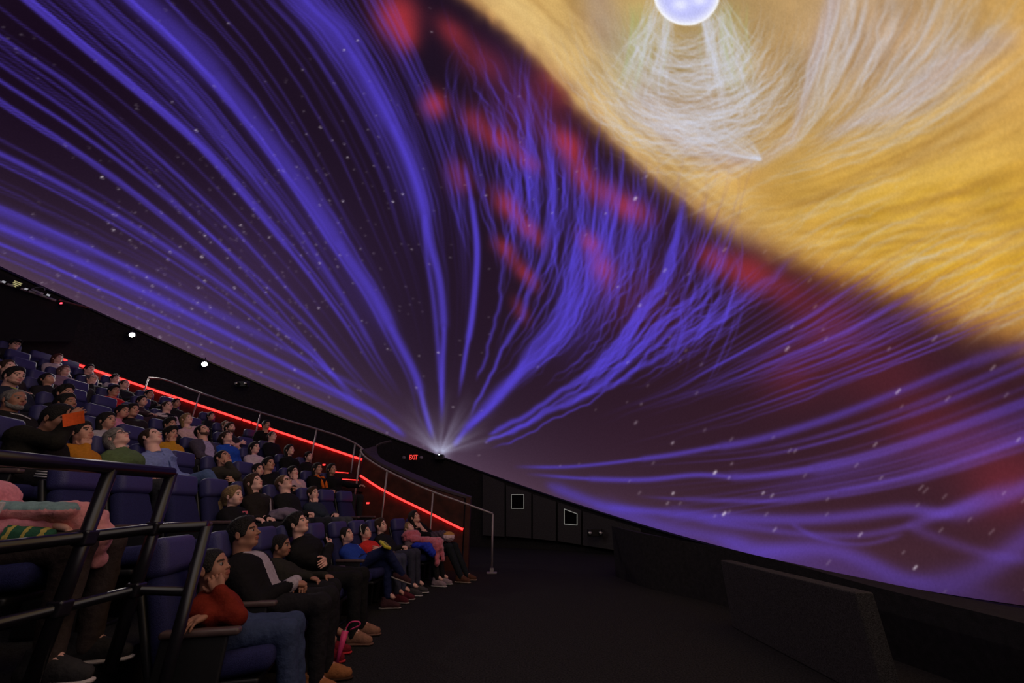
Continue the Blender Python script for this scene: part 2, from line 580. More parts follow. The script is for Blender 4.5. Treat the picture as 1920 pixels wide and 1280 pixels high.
for i in range(160):      # fibres along the bright left border of the disc
    t0 = rng.uniform(0, .8)
    off_ = rng.uniform(8, 120)
    EPX = np.array([(870, 0), (935, 52), (1000, 112), (1060, 178), (1130, 252), (1200, 318), (1260, 368), (1340, 424), (1420, 462), (1500, 500)], float)
    n0 = int(t0 * 7)
    PP = EPX[n0:n0 + 3] + np.array([.72, -.68]) * off_
    CREAM.stroke(PP, (2.3, 4, 3), rng.uniform(.05, .22), wav=rng.uniform(0, 5), wl=160, fade=(.35, .35))
CREAM.blob(1088, 196, 22, 12, 40, .8)
CREAM.blob(1060, 130, 80, 22, 45, .5)
CREAM.blob(1180, 270, 90, 20, 42, .35)
CREAM.blob(960, 40, 60, 18, 45, .4)
for i in range(90):       # tails hanging from the disc's edge
    x0 = rng.uniform(1180, 1950)
    y0 = np.interp(x0, [1130, 1260, 1420, 1600, 1760, 1920], [250, 370, 460, 535, 600, 640]) + rng.uniform(-30, 60)
    L = rng.uniform(60, 210)
    PALE.stroke([(x0, y0), (x0 + .75 * L, y0 - .45 * L), (x0 + 1.5 * L, y0 - L * .75)], (1.6, 2.3, 3), rng.uniform(.05, .2), wav=rng.uniform(0, 4), fade=(.3, .3))
for i in range(280):      # the hair around the bright core
    r = rng.uniform(70, 290)
    a0, a1 = rng.uniform(-.1, .9), rng.uniform(1.6, 3.2)
    th = np.linspace(a0, a1, 24)
    sx = rng.uniform(.8, 1.05)
    P = np.stack([1290 + rng.normal(0, 16) + r * sx * np.cos(th), 10 + rng.normal(0, 18) + r * np.sin(th) * rng.uniform(.85, 1.12)], 1)
    PALE.stroke(P, (1.1, 1.6, 1.1), rng.uniform(.06, .26), wav=rng.uniform(0, 5), wl=90, fade=(.3, .3), resample=False)
for i in range(120):      # strands falling from the core
    x0 = 1288 + rng.choice([-1, 1]) * rng.uniform(20, 70)
    dx = (x0 - 1288)
    L = rng.uniform(90, 290)
    P = [(x0, rng.uniform(-30, 30)), (x0 + dx * .35, L * .35), (x0 + dx * rng.uniform(.5, 1.2), L * .7), (x0 + dx * rng.uniform(.4, 1.7), L)]
    PALE.stroke(P, (1.1, 1.6, 1.1), rng.uniform(.08, .3), wav=rng.uniform(0, 3), fade=(.1, .4))
for i in range(40):
    PALE.stroke([(1428, 300), (1405 - rng.uniform(0, 120), 290 - rng.uniform(5, 40)), (1330 - rng.uniform(0, 160), 230 - rng.uniform(0, 60)), (1250 - rng.uniform(0, 120), 130 + rng.uniform(-60, 40))], (1.6, 1.1), rng.uniform(.05, .2), fade=(.02, .4))
DARK = Layer()
for i in range(170):
    s = 7 * rng.random()
    PP = family(SW, s)[rng.integers(0, 20):rng.integers(28, 40)] + rng.normal(0, 8, 2)
    DARK.stroke(PP, (2, 4, 6), rng.uniform(.06, .26), wav=rng.uniform(1, 7), wl=rng.uniform(140, 320), fade=(.3, .3), resample=False)
for i in range(150):
    r = rng.uniform(80, 300)
    th = np.linspace(rng.uniform(-.1, 1.0), rng.uniform(1.5, 3.3), 24)
    P = np.stack([1290 + rng.normal(0, 16) + r * .95 * np.cos(th), 10 + rng.normal(0, 18) + r * np.sin(th)], 1)
    DARK.stroke(P, (1.6, 2.4, 1.6), rng.uniform(.10, .32), wav=rng.uniform(0, 5), wl=90, fade=(.3, .3), resample=False)
for i in range(60):
    n0 = rng.integers(0, 7)
    PP = EPX[n0:n0 + 3] + np.array([.72, -.68]) * rng.uniform(30, 170)
    DARK.stroke(PP, (3, 6, 4), rng.uniform(.05, .2), wav=rng.uniform(0, 6), wl=180, fade=(.35, .35))
LAV = Layer()
LAV.stroke([(1585, -140), (1562, 0), (1535, 90), (1512, 170), (1492, 240), (1480, 300)], (17, 14, 10, 8, 6), (.4, .45, .45, .4, .25))
LAV.stroke([(1490, 250), (1445, 292), (1420, 300), (1360, 300)], 7, .3)
LAV.stroke([(1920, 60), (1800, 110), (1740, 160), (1690, 200), (1600, 230), (1520, 270)], (20, 20, 15, 9, 7), (.35, .45, .45, .35, .3))
LAV.stroke([(1110, -80), (1130, 40), (1180, 130), (1240, 230), (1330, 290), (1430, 305)], (20, 22, 22, 20, 14), .36)
LAV.blob(1290, 200, 150, 90, 0, .20)
LAV.blob(1640, 60, 150, 120, 0, .22)
LAV.blob(1225, 400, 90, 30, 35, .3)
LAV.blob(1390, 460, 90, 26, 25, .25)
GRN = Layer()
GRN.blob(1190, 90, 45, 110, 10, .55)
GRN.blob(1375, 100, 35, 130, -12, .55)
GRN.blob(1285, 120, 60, 60, 0, .18)
for i in range(50):
    x0 = rng.choice([1200, 1365]) + rng.normal(0, 18)
    GRN.stroke([(x0, 0), (x0 + rng.normal(0, 12), 80), (x0 + (20 if x0 > 1290 else -20) + rng.normal(0, 16), 190)], 1.6, rng.uniform(.15, .45), fade=(.2, .4))

# ---- red clouds
RED = Layer()
for b in ((742, 30, 62, 34, 62, 1.0), (760, 70, 26, 20, 60, .5), (816, 196, 26, 20, 70, .9), (848, 60, 50, 20, 50, .55), (905, 115, 60, 28, 40, .35), (890, 230, 50, 22, 50, .45),
          (935, 262, 50, 20, 35, .55), (985, 300, 48, 16, 35, .55), (862, 330, 40, 24, 60, .4), (948, 382, 38, 18, 45, .75), (990, 428, 48, 15, 48, .8), (950, 470, 34, 15, 50, .6), (985, 515, 40, 12, 50, .6),
          (1062, 268, 40, 20, 55, .85), (1090, 320, 60, 20, 60, .7), (1150, 372, 70, 24, 38, .7), (1190, 395, 40, 18, 30, .5), (1105, 455, 30, 16, 50, .7), (1128, 500, 46, 18, 70, .75), (1050, 160, 60, 30, 50, .35),
          (1340, 485, 50, 24, 25, .5), (1405, 512, 65, 30, 25, .6), (1470, 540, 60, 34, 20, .22), (1545, 600, 60, 60, 0, .22), (1480, 700, 70, 50, 0, .16), (1640, 680, 120, 60, 20, .12), (1760, 800, 160, 60, 0, .14),
          (1890, 900, 90, 60, 0, .25), (1000, 200, 90, 60, 40, .22), (975, 580, 30, 12, 60, .3), (1200, 560, 110, 60, 30, .12)):
    RED.blob(*b)

# ---- the cove projector's fan of glare, its light painted into the dome colours
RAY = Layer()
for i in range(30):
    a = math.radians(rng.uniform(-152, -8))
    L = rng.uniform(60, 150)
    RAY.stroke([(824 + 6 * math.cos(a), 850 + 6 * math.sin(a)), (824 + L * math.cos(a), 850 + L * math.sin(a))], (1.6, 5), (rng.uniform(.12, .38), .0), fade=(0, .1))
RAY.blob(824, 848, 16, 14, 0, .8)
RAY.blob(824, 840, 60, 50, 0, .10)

# ---- stars
STAR = Layer()
for i in range(950):
    x, y = rng.uniform(-300, 2250), rng.uniform(-200, 1120)
    if rng.random() < .45:
        x, y = rng.normal(430, 190), rng.normal(480, 140)
    a = min(1.5, .18 + .5 * rng.random() ** 4 + (.9 if rng.random() < .05 else 0))
    ln = np.interp(x, [0, 700, 1000, 1920], [5, 2, 4, 14]) * rng.uniform(.6, 1.2)
    an = np.interp(x, [0, 700, 1000, 1920], [.9, 1.2, -.9, -.8])
    STAR.stroke([(x, y), (x + ln * .5 * math.cos(an), y + ln * .5 * math.sin(an)), (x + ln * math.cos(an), y + ln * math.sin(an))], np.interp(x, [900, 1920], [1.1, 1.9]), a, ds=.6, fade=(0, 0))

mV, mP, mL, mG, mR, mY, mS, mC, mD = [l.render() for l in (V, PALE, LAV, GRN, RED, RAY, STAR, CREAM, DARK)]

# ---- base colours, in display values
yy, xx = np.mgrid[0:CH, 0:CW].astype(np.float32)
xx += CX0
yy += CY0


def soft(x0, y0, rx, ry):
    return np.exp(-(((xx - x0) / rx) ** 2 + ((yy - y0) / ry) ** 2))


rim_y = np.interp(xx[0], [-400, 0, 400, 824, 1100, 1360, 1640, 1920, 2400], [310, 497, 685, 850, 952, 1022, 1090, 1132, 1180]).astype(np.float32)[None]
near_rim = np.exp(-np.clip(rim_y - yy, 0, None) / 120.0)  # paler towards the rim: scattered light put into the base colour
base = np.zeros((CH, CW, 3), np.float32)
base[:] = (29, 17, 33)
right = np.clip((xx - 800) / 800, 0, 1)
for c, v in enumerate((24, 10, 4)):
    base[..., c] += right * v
for c, v in enumerate((46, 38, 42)):
    base[..., c] += near_rim * v * (1 - .55 * right)
for c, v in enumerate((16, 12, 24)):
    base[..., c] += soft(460, 520, 260, 170) * v
base -= (soft(60, 120, 260, 220) * 7)[..., None]

edge_px = [(870, 0), (935, 52), (1000, 112), (1060, 178), (1130, 252), (1200, 318), (1260, 368), (1340, 424), (1420, 462), (1500, 500), (1600, 536), (1680, 562), (1760, 598), (1840, 624), (1920, 642)]
ep = np.array(edge_px, float)
# signed offset from the edge of the disc along its normal (positive inside)
poly = np.vstack([(ep[0] - (ep[1] - ep[0]) * 6), smooth_curve(edge_px, 120), ep[-1] + (ep[-1] - ep[-2]) * 6])
q = 4
gx, gy = xx[::q, ::q], yy[::q, ::q]
best = np.full(gx.shape, 1e9, np.float32)
sgn = np.zeros(gx.shape, np.float32)
for i in range(len(poly) - 1):
    a, b = poly[i], poly[i + 1]
    d = b - a
    t = np.clip(((gx - a[0]) * d[0] + (gy - a[1]) * d[1]) / (d @ d), 0, 1)
    ex, ey = gx - a[0] - t * d[0], gy - a[1] - t * d[1]
    dist = ex * ex + ey * ey
    m = dist < best
    best[m] = dist[m]
    sgn[m] = np.sign((gx - a[0]) * d[1] - (gy - a[1]) * d[0])[m]
sd = resize(np.sqrt(best) * sgn, CH, CW, q)
fuzz = resize(rng.normal(0, 1, (CH // 14 + 2, CW // 14 + 2)).astype(np.float32), CH, CW, 14)
fuzz2 = resize(rng.normal(0, 1, (CH // 60 + 2, CW // 60 + 2)).astype(np.float32), CH, CW, 60)
sd2 = sd + 1.6 * fuzz
inside = 1 / (1 + np.exp(-sd2 / np.interp(xx[0], [900, 1300, 1920], [6, 10, 18]).astype(np.float32)[None]))
disc = np.zeros((CH, CW, 3), np.float32)
disc[:] = (212, 162, 80)
ring = np.exp(-((sd - 45) / 40) ** 2) * np.clip((1650 - xx) / 500, 0, 1)
sat = soft(1760, 420, 260, 150)
inner = soft(1290, 60, 330, 270)
top_r = soft(1650, 60, 240, 200)
dark_edge = np.exp(-np.clip(sd, 0, None) / 45.0)
for c in range(3):
    disc[..., c] += ring * (26, 42, 48)[c] + sat * (4, 4, -44)[c]
    disc[..., c] = disc[..., c] * (1 - .75 * inner) + .75 * inner * (158, 134, 96)[c]
    disc[..., c] = disc[..., c] * (1 - .7 * top_r) + .7 * top_r * (182, 150, 116)[c]
    disc[..., c] -= dark_edge * (22, 34, 16)[c]
disc *= (1 + .05 * fuzz2 + .012 * fuzz)[..., None]
pic = base * (1 - inside[..., None]) + disc * inside[..., None]


def over(pic, m, col, k=1.0):
    a = (1 - np.exp(-np.clip(m, 0, None) * k))[..., None]
    return pic * (1 - a) + np.array(col, np.float32) * a


out_ = 1 - inside
pic = over(pic, mR * (1 - .9 * inside), (206, 58, 66), 1.25)
warm = np.clip(mR, 0, 1)[..., None]
a = (1 - np.exp(-mV * 1.45 * (1 - .86 * inside)))[..., None]
vcol = (np.array((74, 54, 168), np.float32) + a * np.array((12, 14, 48), np.float32)) * (1 - .55 * warm) + np.array((176, 66, 150), np.float32) * .55 * warm
vcol = vcol + (np.clip((xx - 1250) / 500, 0, 1) * np.clip((760 - yy) / 300, 0, 1))[..., None] * np.array((34, 6, -52), np.float32)
vcol = vcol + (np.clip((xx - 1000) / 700, 0, 1) * np.clip((yy - 700) / 150, 0, 1))[..., None] * np.array((18, 6, -26), np.float32)
pic = pic * (1 - a) + vcol * a
pic = over(pic, mD * inside, (150, 104, 46), .8)
pic = over(pic, mC * inside, (246, 208, 132), .8)
pic = over(pic, mL * inside, (178, 168, 204), 1.0)
pic = over(pic, mG * inside, (168, 178, 116), .7)
pic = over(pic, mP * (inside * .95 + .12), (208, 210, 226), 1.0)
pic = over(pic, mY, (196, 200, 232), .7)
pic = over(pic, mS * (1 - .8 * inside), (236, 226, 236), 1.15)
# the bright core
ex, ey = (xx - 1287) / 62.0, (yy + 14) / 61.0
rr = np.sqrt(ex * ex + ey * ey)
core = np.clip((1.03 - rr) / .05, 0, 1)[..., None]
ccol = np.array((190, 192, 246), np.float32) + (np.clip((rr - .62) / .36, 0, 1) ** 2)[..., None] * np.array((60, 58, 9), np.float32) + (soft(1275, 8, 16, 12) + soft(1312, 0, 14, 10))[..., None] * 40
pic = pic * (1 - core) + ccol * core
pic = np.clip(pic, 0, 255)
del base, disc, xx, yy

# ---- dome mesh: stereographic grid, fine where the photograph looks
CEN = math.cos(math.radians(35)) * (math.cos(math.radians(125)) * DA + math.sin(math.radians(125)) * DB) + math.sin(math.radians(35)) * DN
E1 = np.cross(DN, CEN)
E1 /= np.linalg.norm(E1)
E2 = np.cross(CEN, E1)
HSTEP, BLK, NB = .0049, 8, 161      # plane step, cells in a block, blocks each way from the centre


def sphere(u, v):
    """stereographic plane -> unit directions, clamped to the rim plane"""
    r2 = (u * u + v * v) / 4
    D = ((1 - r2)[..., None] * CEN + u[..., None] * E1 + v[..., None] * E2) / (1 + r2)[..., None]
    h = D @ DN
    hc = np.maximum(h, 0)
    rad = D - h[..., None] * DN
    rl = np.linalg.norm(rad, axis=-1)
    D = rad / np.maximum(rl, 1e-9)[..., None] * np.sqrt(1 - hc * hc)[..., None] + hc[..., None] * DN
    return D, h


bi = np.arange(-NB, NB)
BU, BV = np.meshgrid(bi, bi, indexing='ij')
bu, bv = (BU + .5) * BLK * HSTEP, (BV + .5) * BLK * HSTEP
D, h = sphere(bu, bv)
px, py, pz = project(DC + DR * D)
half = .06
keep = h > -half * 1.2
fine = keep & (pz > .5) & (px > -90) & (px < 2010) & (py > -90) & (py < 1240)
coarse = keep & ~fine
NF = 2 * NB * BLK + 1
fb = np.argwhere(fine)
oi, oj = np.meshgrid(np.arange(BLK), np.arange(BLK), indexing='ij')
ci = (fb[:, 0, None, None] * BLK + oi).ravel()
cj = (fb[:, 1, None, None] * BLK + oj).ravel()
Qf = np.stack([ci * NF + cj, (ci + 1) * NF + cj, (ci + 1) * NF + cj + 1, ci * NF + cj + 1], 1)
cb = np.argwhere(coarse) * BLK
Qc = np.stack([cb[:, 0] * NF + cb[:, 1], (cb[:, 0] + BLK) * NF + cb[:, 1], (cb[:, 0] + BLK) * NF + cb[:, 1] + BLK, cb[:, 0] * NF + cb[:, 1] + BLK], 1)
Q = np.vstack([Qf, Qc])
ids, inv = np.unique(Q, return_inverse=True)
Q = inv.reshape(-1, 4)
iu, iv = ids // NF - NB * BLK, ids % NF - NB * BLK
D, h = sphere(iu * HSTEP, iv * HSTEP)
ok = (h > 0)[Q].any(axis=1)
Q = Q[ok]
used, inv = np.unique(Q, return_inverse=True)
Q = inv.reshape(-1, 4)
D = D[used]
VD = DC + DR * D
px, py, pz = project(VD)
# face the audience
fc = np.cross(VD[Q[0, 1]] - VD[Q[0, 0]], VD[Q[0, 2]] - VD[Q[0, 0]])
if fc @ D[Q[0, 0]] > 0:
    Q = Q[:, ::-1]
# where the chart ends the disc goes on as a circle on the dome, plain dark sky around it
EP = np.array([dome_hit(*p) for p in edge_px]) - DC
EP /= np.linalg.norm(EP, axis=1)[:, None]
mc = EP.mean(0)
w_, s_, vt = np.linalg.svd(EP - mc)
axis = vt[2]
inp = dome_hit(1600, 200) - DC
if axis @ inp / DR < axis @ mc:
    axis = -axis
cosd = axis @ mc
far = 1 / (1 + np.exp(-((D @ axis) - cosd) / .02))
colr = np.array((30, 18, 34)) * (1 - far[:, None]) + np.array((240, 222, 214)) * far[:, None]  # unseen part of the disc made paler and brighter to light the audience
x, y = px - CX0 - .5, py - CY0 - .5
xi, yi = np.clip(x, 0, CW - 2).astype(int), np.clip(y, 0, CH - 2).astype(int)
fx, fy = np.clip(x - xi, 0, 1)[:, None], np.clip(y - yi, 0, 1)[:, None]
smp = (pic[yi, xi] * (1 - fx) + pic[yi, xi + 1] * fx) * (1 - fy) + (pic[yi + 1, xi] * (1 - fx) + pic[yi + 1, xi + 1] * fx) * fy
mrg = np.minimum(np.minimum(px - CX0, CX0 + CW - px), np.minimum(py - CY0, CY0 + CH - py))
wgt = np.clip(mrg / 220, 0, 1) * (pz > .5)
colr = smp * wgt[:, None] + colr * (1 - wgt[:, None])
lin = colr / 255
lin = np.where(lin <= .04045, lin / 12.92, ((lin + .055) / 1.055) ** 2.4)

dm = bpy.data.materials.new('projected_show')
dm.use_nodes = True
nt = dm.node_tree
nt.nodes.clear()
o_ = nt.nodes.new('ShaderNodeOutputMaterial')
e_ = nt.nodes.new('ShaderNodeEmission')
at = nt.nodes.new('ShaderNodeAttribute')
at.attribute_name = 'show'
tc = nt.nodes.new('ShaderNodeTexCoord')
nz = nt.nodes.new('ShaderNodeTexNoise')
nz.inputs['Scale'].default_value = 26
nz.inputs['Detail'].default_value = 3
mr = nt.nodes.new('ShaderNodeMapRange')
mr.inputs['From Min'].default_value = .3
mr.inputs['From Max'].default_value = .7
mr.inputs['To Min'].default_value = .94
mr.inputs['To Max'].default_value = 1.06
nt.links.new(tc.outputs['Object'], nz.inputs['Vector'])
nt.links.new(nz.outputs['Fac'], mr.inputs['Value'])
nt.links.new(at.outputs['Color'], e_.inputs['Color'])
nt.links.new(mr.outputs['Result'], e_.inputs['Strength'])
nt.links.new(e_.outputs[0], o_.inputs[0])
dm.cycles.emission_sampling = 'NONE'
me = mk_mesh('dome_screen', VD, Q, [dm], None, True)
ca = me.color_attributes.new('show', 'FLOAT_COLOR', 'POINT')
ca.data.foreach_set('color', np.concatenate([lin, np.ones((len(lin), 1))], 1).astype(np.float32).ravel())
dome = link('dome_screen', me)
tag(dome, 'tilted dome screen filled with violet streams and a golden disc', 'dome screen', kind='structure')
print('dome verts', len(VD), 'quads', len(Q))
del pic, smp, mV, mP, mL, mG, mR, mY, mS, mC, mD

# ------------------------------------------------------------------ room shell
XC, YC, R0, PIT = 8.0, 5.3, 10.22, .98


def tier(k):
    return 0.0 if k == 0 else .08 + .38 * k


M_carpet = mat('dark_carpet', (.030, .028, .029), .95, noise=.75, nscale=70, bump=.9, bscale=160, spec=.1)
M_tier = mat('tier_carpet', (.030, .030, .036), .95, noise=.6, nscale=90, bump=.8, bscale=180, spec=.1)
M_black = mat('black_wall', (.024, .022, .024), .9, noise=.3, nscale=20, bump=.3, bscale=140, spec=.15)
M_wall = mat('dark_wall_fabric', (.060, .056, .058), .95, noise=.35, nscale=60, bump=.5, bscale=200, spec=.1)
M_booth = mat('booth_black', (.006, .006, .007), .8, noise=.3, nscale=10)
M_wood = mat('dark_wood_panel', (.065, .016, .011), .5, noise=.5, nscale=6, bump=.1, bscale=20, spec=.4)
M_cap = mat('dull_cap', (.060, .044, .060), .6, noise=.2, nscale=15)
M_steel = mat('brushed_steel', (.36, .32, .345), .42, .35, noise=.12, nscale=50)
M_blackmetal = mat('black_painted_metal', (.010, .009, .013), .30, .0, noise=.2, nscale=25, spec=.6)
M_led = glow('red_led', (1.0, .018, .016), 5.5)
M_ledcore = glow('red_led_tip', (1.0, .10, .10), 3.0)

floor = MB()
ring = [(DC[0] + 10.5 * math.cos(a), DC[1] + 10.5 * math.sin(a)) for a in np.linspace(0, 2 * math.pi, 49)[:-1]]
floor.prism(ring, -.12, 0.0)
tag(floor.build('floor', M_carpet), kind='structure')

# curved wall under the dome's rim
azs = np.linspace(0, 2 * math.pi, 145)
wb = MB()
Vw, Fw = [], []
for a in azs[:-1]:
    p = rim_pt(a, 1.006)
    q_ = rim_pt(a, 1.03)
    Vw += [(p[0], p[1], 0.0), (p[0], p[1], p[2] + .02), (q_[0], q_[1], p[2] + .02), (q_[0], q_[1], 0.0)]
n = len(azs) - 1
for i in range(n):
    j = (i + 1) % n
    for c in range(4):
        Fw.append((4 * i + c, 4 * j + c, 4 * j + (c + 1) % 4, 4 * i + (c + 1) % 4))
wb.add(Vw, Fw)
wall_far = tag(wb.build('wall_curved', M_black), kind='structure')

# rim trim: slim black edge that carries the screen
rt = MB()
rt.tube([rim_pt(a, 1.001) - DN * .03 for a in azs], .028, 6)
tag(rt.build('trim_rim', M_blackmetal), kind='structure')


def on_wall(x, y, k=.995):
    """point where the sight line through a spot of the photograph meets the curved wall"""
    d = ray(x, y)
    o = (CAM[:2] - DC[:2]) / (np.array([DR * math.cos(DT), DR]) * k)
    dd = d[:2] / (np.array([DR * math.cos(DT), DR]) * k)
    A, B, C = dd @ dd, o @ dd, o @ o - 1
    t = (-B + math.sqrt(B * B - A * C)) / A
    return CAM + d * t


def slab(px, k0, k1):
    """panel that follows the curved wall: the photo's corner points, given thickness"""
    a = [on_wall(x, y, k0) for x, y in px]
    b = [on_wall(x, y, k1) for x, y in px]
    n = len(a)
    m = MB()
    F = [tuple(range(n)), tuple(range(2 * n - 1, n - 1, -1))] + [(i, n + i, n + (i + 1) % n, (i + 1) % n) for i in range(n)]
    m.add(a + b, F)
    return m


# wall panels on the far side, with two doors whose pale window edge has a faint emission added
panel_px = [[(905, 888), (946, 906), (946, 1006), (905, 1003)], [(949, 909), (996, 924), (996, 1009), (949, 1005)], [(999, 926), (1042, 940), (1042, 1014), (999, 1009)],
            [(1046, 941), (1089, 956), (1089, 1021), (1046, 1014)], [(1093, 958), (1202, 991), (1202, 1038), (1093, 1022)]]
for p in panel_px:
    slab(p, .985, .997).build('panel', M_wall, wall_far)
M_frame = mat('pale_window_edge', (.7, .7, .66), .5, emit=(.85, .9, .8), estr=.16)
M_pane = mat('black_window', (.004, .004, .005), .15, spec=.5)
for nm, c in (('window_1', [(959, 927), (982, 927), (982, 953), (959, 953)]), ('window_2', [(1058, 954), (1082, 963), (1082, 984), (1058, 982)])):
    w = tag(slab(c, .982, .986).build(nm, M_pane), 'small black door window with a thin pale edge' if nm == 'window_1' else 'small slanted black window with a bright pale edge', None, None, 'structure')
    pts = [on_wall(x, y, .9815) for x, y in c]
    for i in range(4):
        mm = MB()
        mm.tube([pts[i], pts[(i + 1) % 4]], .011 if nm == 'window_2' else .009, 6)
        mm.build('window_edge', M_frame, w)

# low front wall with the ledge that runs back to the screen
fw = np.array([(1.95, 8.6, .86), (2.16, 7.4, .79), (2.72, 6.2, .70), (3.02, 5.1, .62), (3.18, 4.1, .53), (3.24, 3.0, .49), (3.2, 2.0, .48), (3.0, 1.0, .48), (2.6, 0.0, .5), (2.0, -1.0, .52)])
fs = smooth_curve(fw, 40)
Vf, Ff = [], []
for x, y, z in fs:
    v = np.array([x - DC[0], y - DC[1]])
    a = math.atan2(v[1] / DR, v[0] / (DR * math.cos(DT)))
    r = rim_pt(a, .999)
    Vf += [(x, y, 0), (x, y, z), (r[0], r[1], r[2] - .05), (r[0], r[1], 0)]
for i in range(len(fs) - 1):
    for c in range(3):
        Ff.append((4 * i + c, 4 * i + c + 1, 4 * i + 5 + c, 4 * i + 4 + c))
m_ = len(fs) - 1
Ff += [(0, 3, 2, 1), (4 * m_, 4 * m_ + 1, 4 * m_ + 2, 4 * m_ + 3)]
fwm = MB().add(Vf, Ff)
wall_front = tag(fwm.build('wall_front', M_black), kind='structure')
# carpet-clad free-standing half wall
hw = MB()
A0, A1, TH, HZ = (2.335, 5.09), (2.355, 3.18), .13, .63
hw.rbox((2.41, 4.135, HZ / 2), (TH, 1.91, HZ), .012)
M_half = mat('grey_carpet_cladding', (.068, .062, .064), .95, noise=.6, nscale=120, bump=.8, bscale=220, spec=.1)
o = hw.build('half_wall', M_half)
tag(o, 'low grey carpet-clad half wall standing before the screen', 'half wall')

# seating tiers
TH0 = lambda r, Y: math.asin(max(-.999, min(.999, (Y - YC) / r)))
for k in range(1, 11):
    r0 = R0 - .22 + PIT * k - .56
    r1 = r0 + PIT + (.0 if k < 10 else 2.0)
    ymax = 10.35 if k > 2 else 9.3
    ths = np.linspace(TH0(r0, .8), TH0(r0, ymax), 40)
    Vt, Ft = [], []
    for t in ths:
        for r in (r0, r1):
            th2 = t * r0 / r if r != r0 else t
            x, y = XC - r * math.cos(t), YC + r * math.sin(t)
            y = min(y, ymax)
            Vt += [(x, y, max(0, tier(k) - .5)), (x, y, tier(k))]
    for i in range(len(ths) - 1):
        a, b = 4 * i, 4 * i + 4
        Ft += [(a + 1, b + 1, b, a), (a + 1, a + 3, b + 3, b + 1), (a + 3, a + 2, b + 2, b + 3), (a, b, b + 2, a + 2)]
    a, b = 0, 4 * (len(ths) - 1)
    Ft += [(a, a + 2, a + 3, a + 1), (b, b + 1, b + 3, b + 2)]
    tag(MB().add(Vt, Ft).build('floor_tier', M_tier), kind='structure')

# ------------------------------------------------------------------ far aisle: walls with red light strips, rails, parapet
UY = 10.42
LEDX = [100, 118, 170, 230, 290, 700]
LEDY = [8.75, 9.0, 9.72, 10.22, UY, UY]
led_y = lambda x: float(np.interp(x, LEDX, LEDY))
up_led = [at_y(x, 673.5 + (x - 118) * .3342, led_y(x) - .03) for x in (118, 144, 170, 200, 230, 260, 290, 370, 453, 560, 679)]
up_y = [led_y(x) for x in (118, 144, 170, 200, 230, 260, 290, 370, 453, 560, 679)]
uw = MB()
Vu, Fu = [], []
for p, Yp in zip(up_led, up_y):
    Vu += [(p[0], Yp, 0), (p[0], Yp, p[2] + .05), (p[0], Yp - .07, p[2] + .05), (p[0], Yp - .07, p[2] + .02), (p[0], Yp - .001, p[2] + .02), (p[0], Yp + .16, p[2] + .05), (p[0], Yp + .16, 0)]
for i in range(len(up_led) - 1):
    a, b = 7 * i, 7 * i + 7
    for s, e in ((0, 4), (4, 3), (3, 2), (2, 5), (5, 6), (6, 0)):
        Fu.append((a + s, b + s, b + e, a + e))
l = 7 * (len(up_led) - 1)
Fu += [(0, 4, 3, 2, 5, 6), (l + 6, l + 5, l + 2, l + 3, l + 4, l)]
wall_aisle = tag(MB().add(Vu, Fu).build('wall_aisle_upper', M_wood), kind='structure')
# strip in separate runs, as the fittings are
runs = [((119, 674), (452, 785)), ((456, 786.5), (470, 791)), ((474, 792.5), (678, 860.5))]
for i, (a, b) in enumerate(runs):
    s = MB()
    s.tube([at_y(x, 673.9 + (x - 118) * .3342, led_y(x) - .035) for x in np.linspace(a[0], b[0], 12)], .028, 6)
    tag(s.build('light_strip', M_led), ('long red light strip along the upper aisle wall, from the back rows', 'short stub of red light strip in the gap of the upper aisle wall', 'red light strip along the upper aisle wall, down to the landing')[i], 'light strip', 'red light strips of the aisle')

LY = 9.36
lo_px = [(676, 891), (722, 920), (800, 958.5), (868, 992)]
lo_led = smooth_curve([at_y(x, y, LY - .03) for x, y in lo_px], 18)
top_px = smooth_curve([at_y(x, y, LY) for x, y in ((676, 842), (712, 866), (765, 893), (840, 919), (884, 932))], 18)
lw = MB()
Vl, Fl = [], []
for p in lo_led:
    zt = np.interp(p[0], top_px[:, 0], top_px[:, 2])
    Vl += [(p[0], LY, 0), (p[0], LY, p[2] + .02), (p[0], LY - .06, p[2] + .02), (p[0], LY - .06, p[2] + .05), (p[0], LY, p[2] + .05), (p[0], LY, zt), (p[0], LY + .14, zt), (p[0], LY + .14, 0)]
for i in range(len(lo_led) - 1):
    a, b = 8 * i, 8 * i + 8
    for s in range(8):
        Fl.append((a + s, b + s, b + (s + 1) % 8, a + (s + 1) % 8))
l = 8 * (len(lo_led) - 1)
Fl += [tuple(range(8))[::-1], tuple(range(l, l + 8))]
wall_low = tag(MB().add(Vl, Fl).build('wall_aisle_lower', M_wood), kind='structure')
s = MB()
s.tube([p + np.array([0, -.005, 0]) for p in lo_led], .028, 6)
tag(s.build('light_strip', M_led), 'curved red light strip on the wooden wall beside the front rows', 'light strip', 'red light strips of the aisle')
# end post of the lower wall
pe = at_y(872, 1003, LY)
ep_ = MB().box((pe[0] + .04, LY + .06, .70), (.10, .24, 1.40))
tag(ep_.build('trim_wall_end', M_wood), kind='structure')
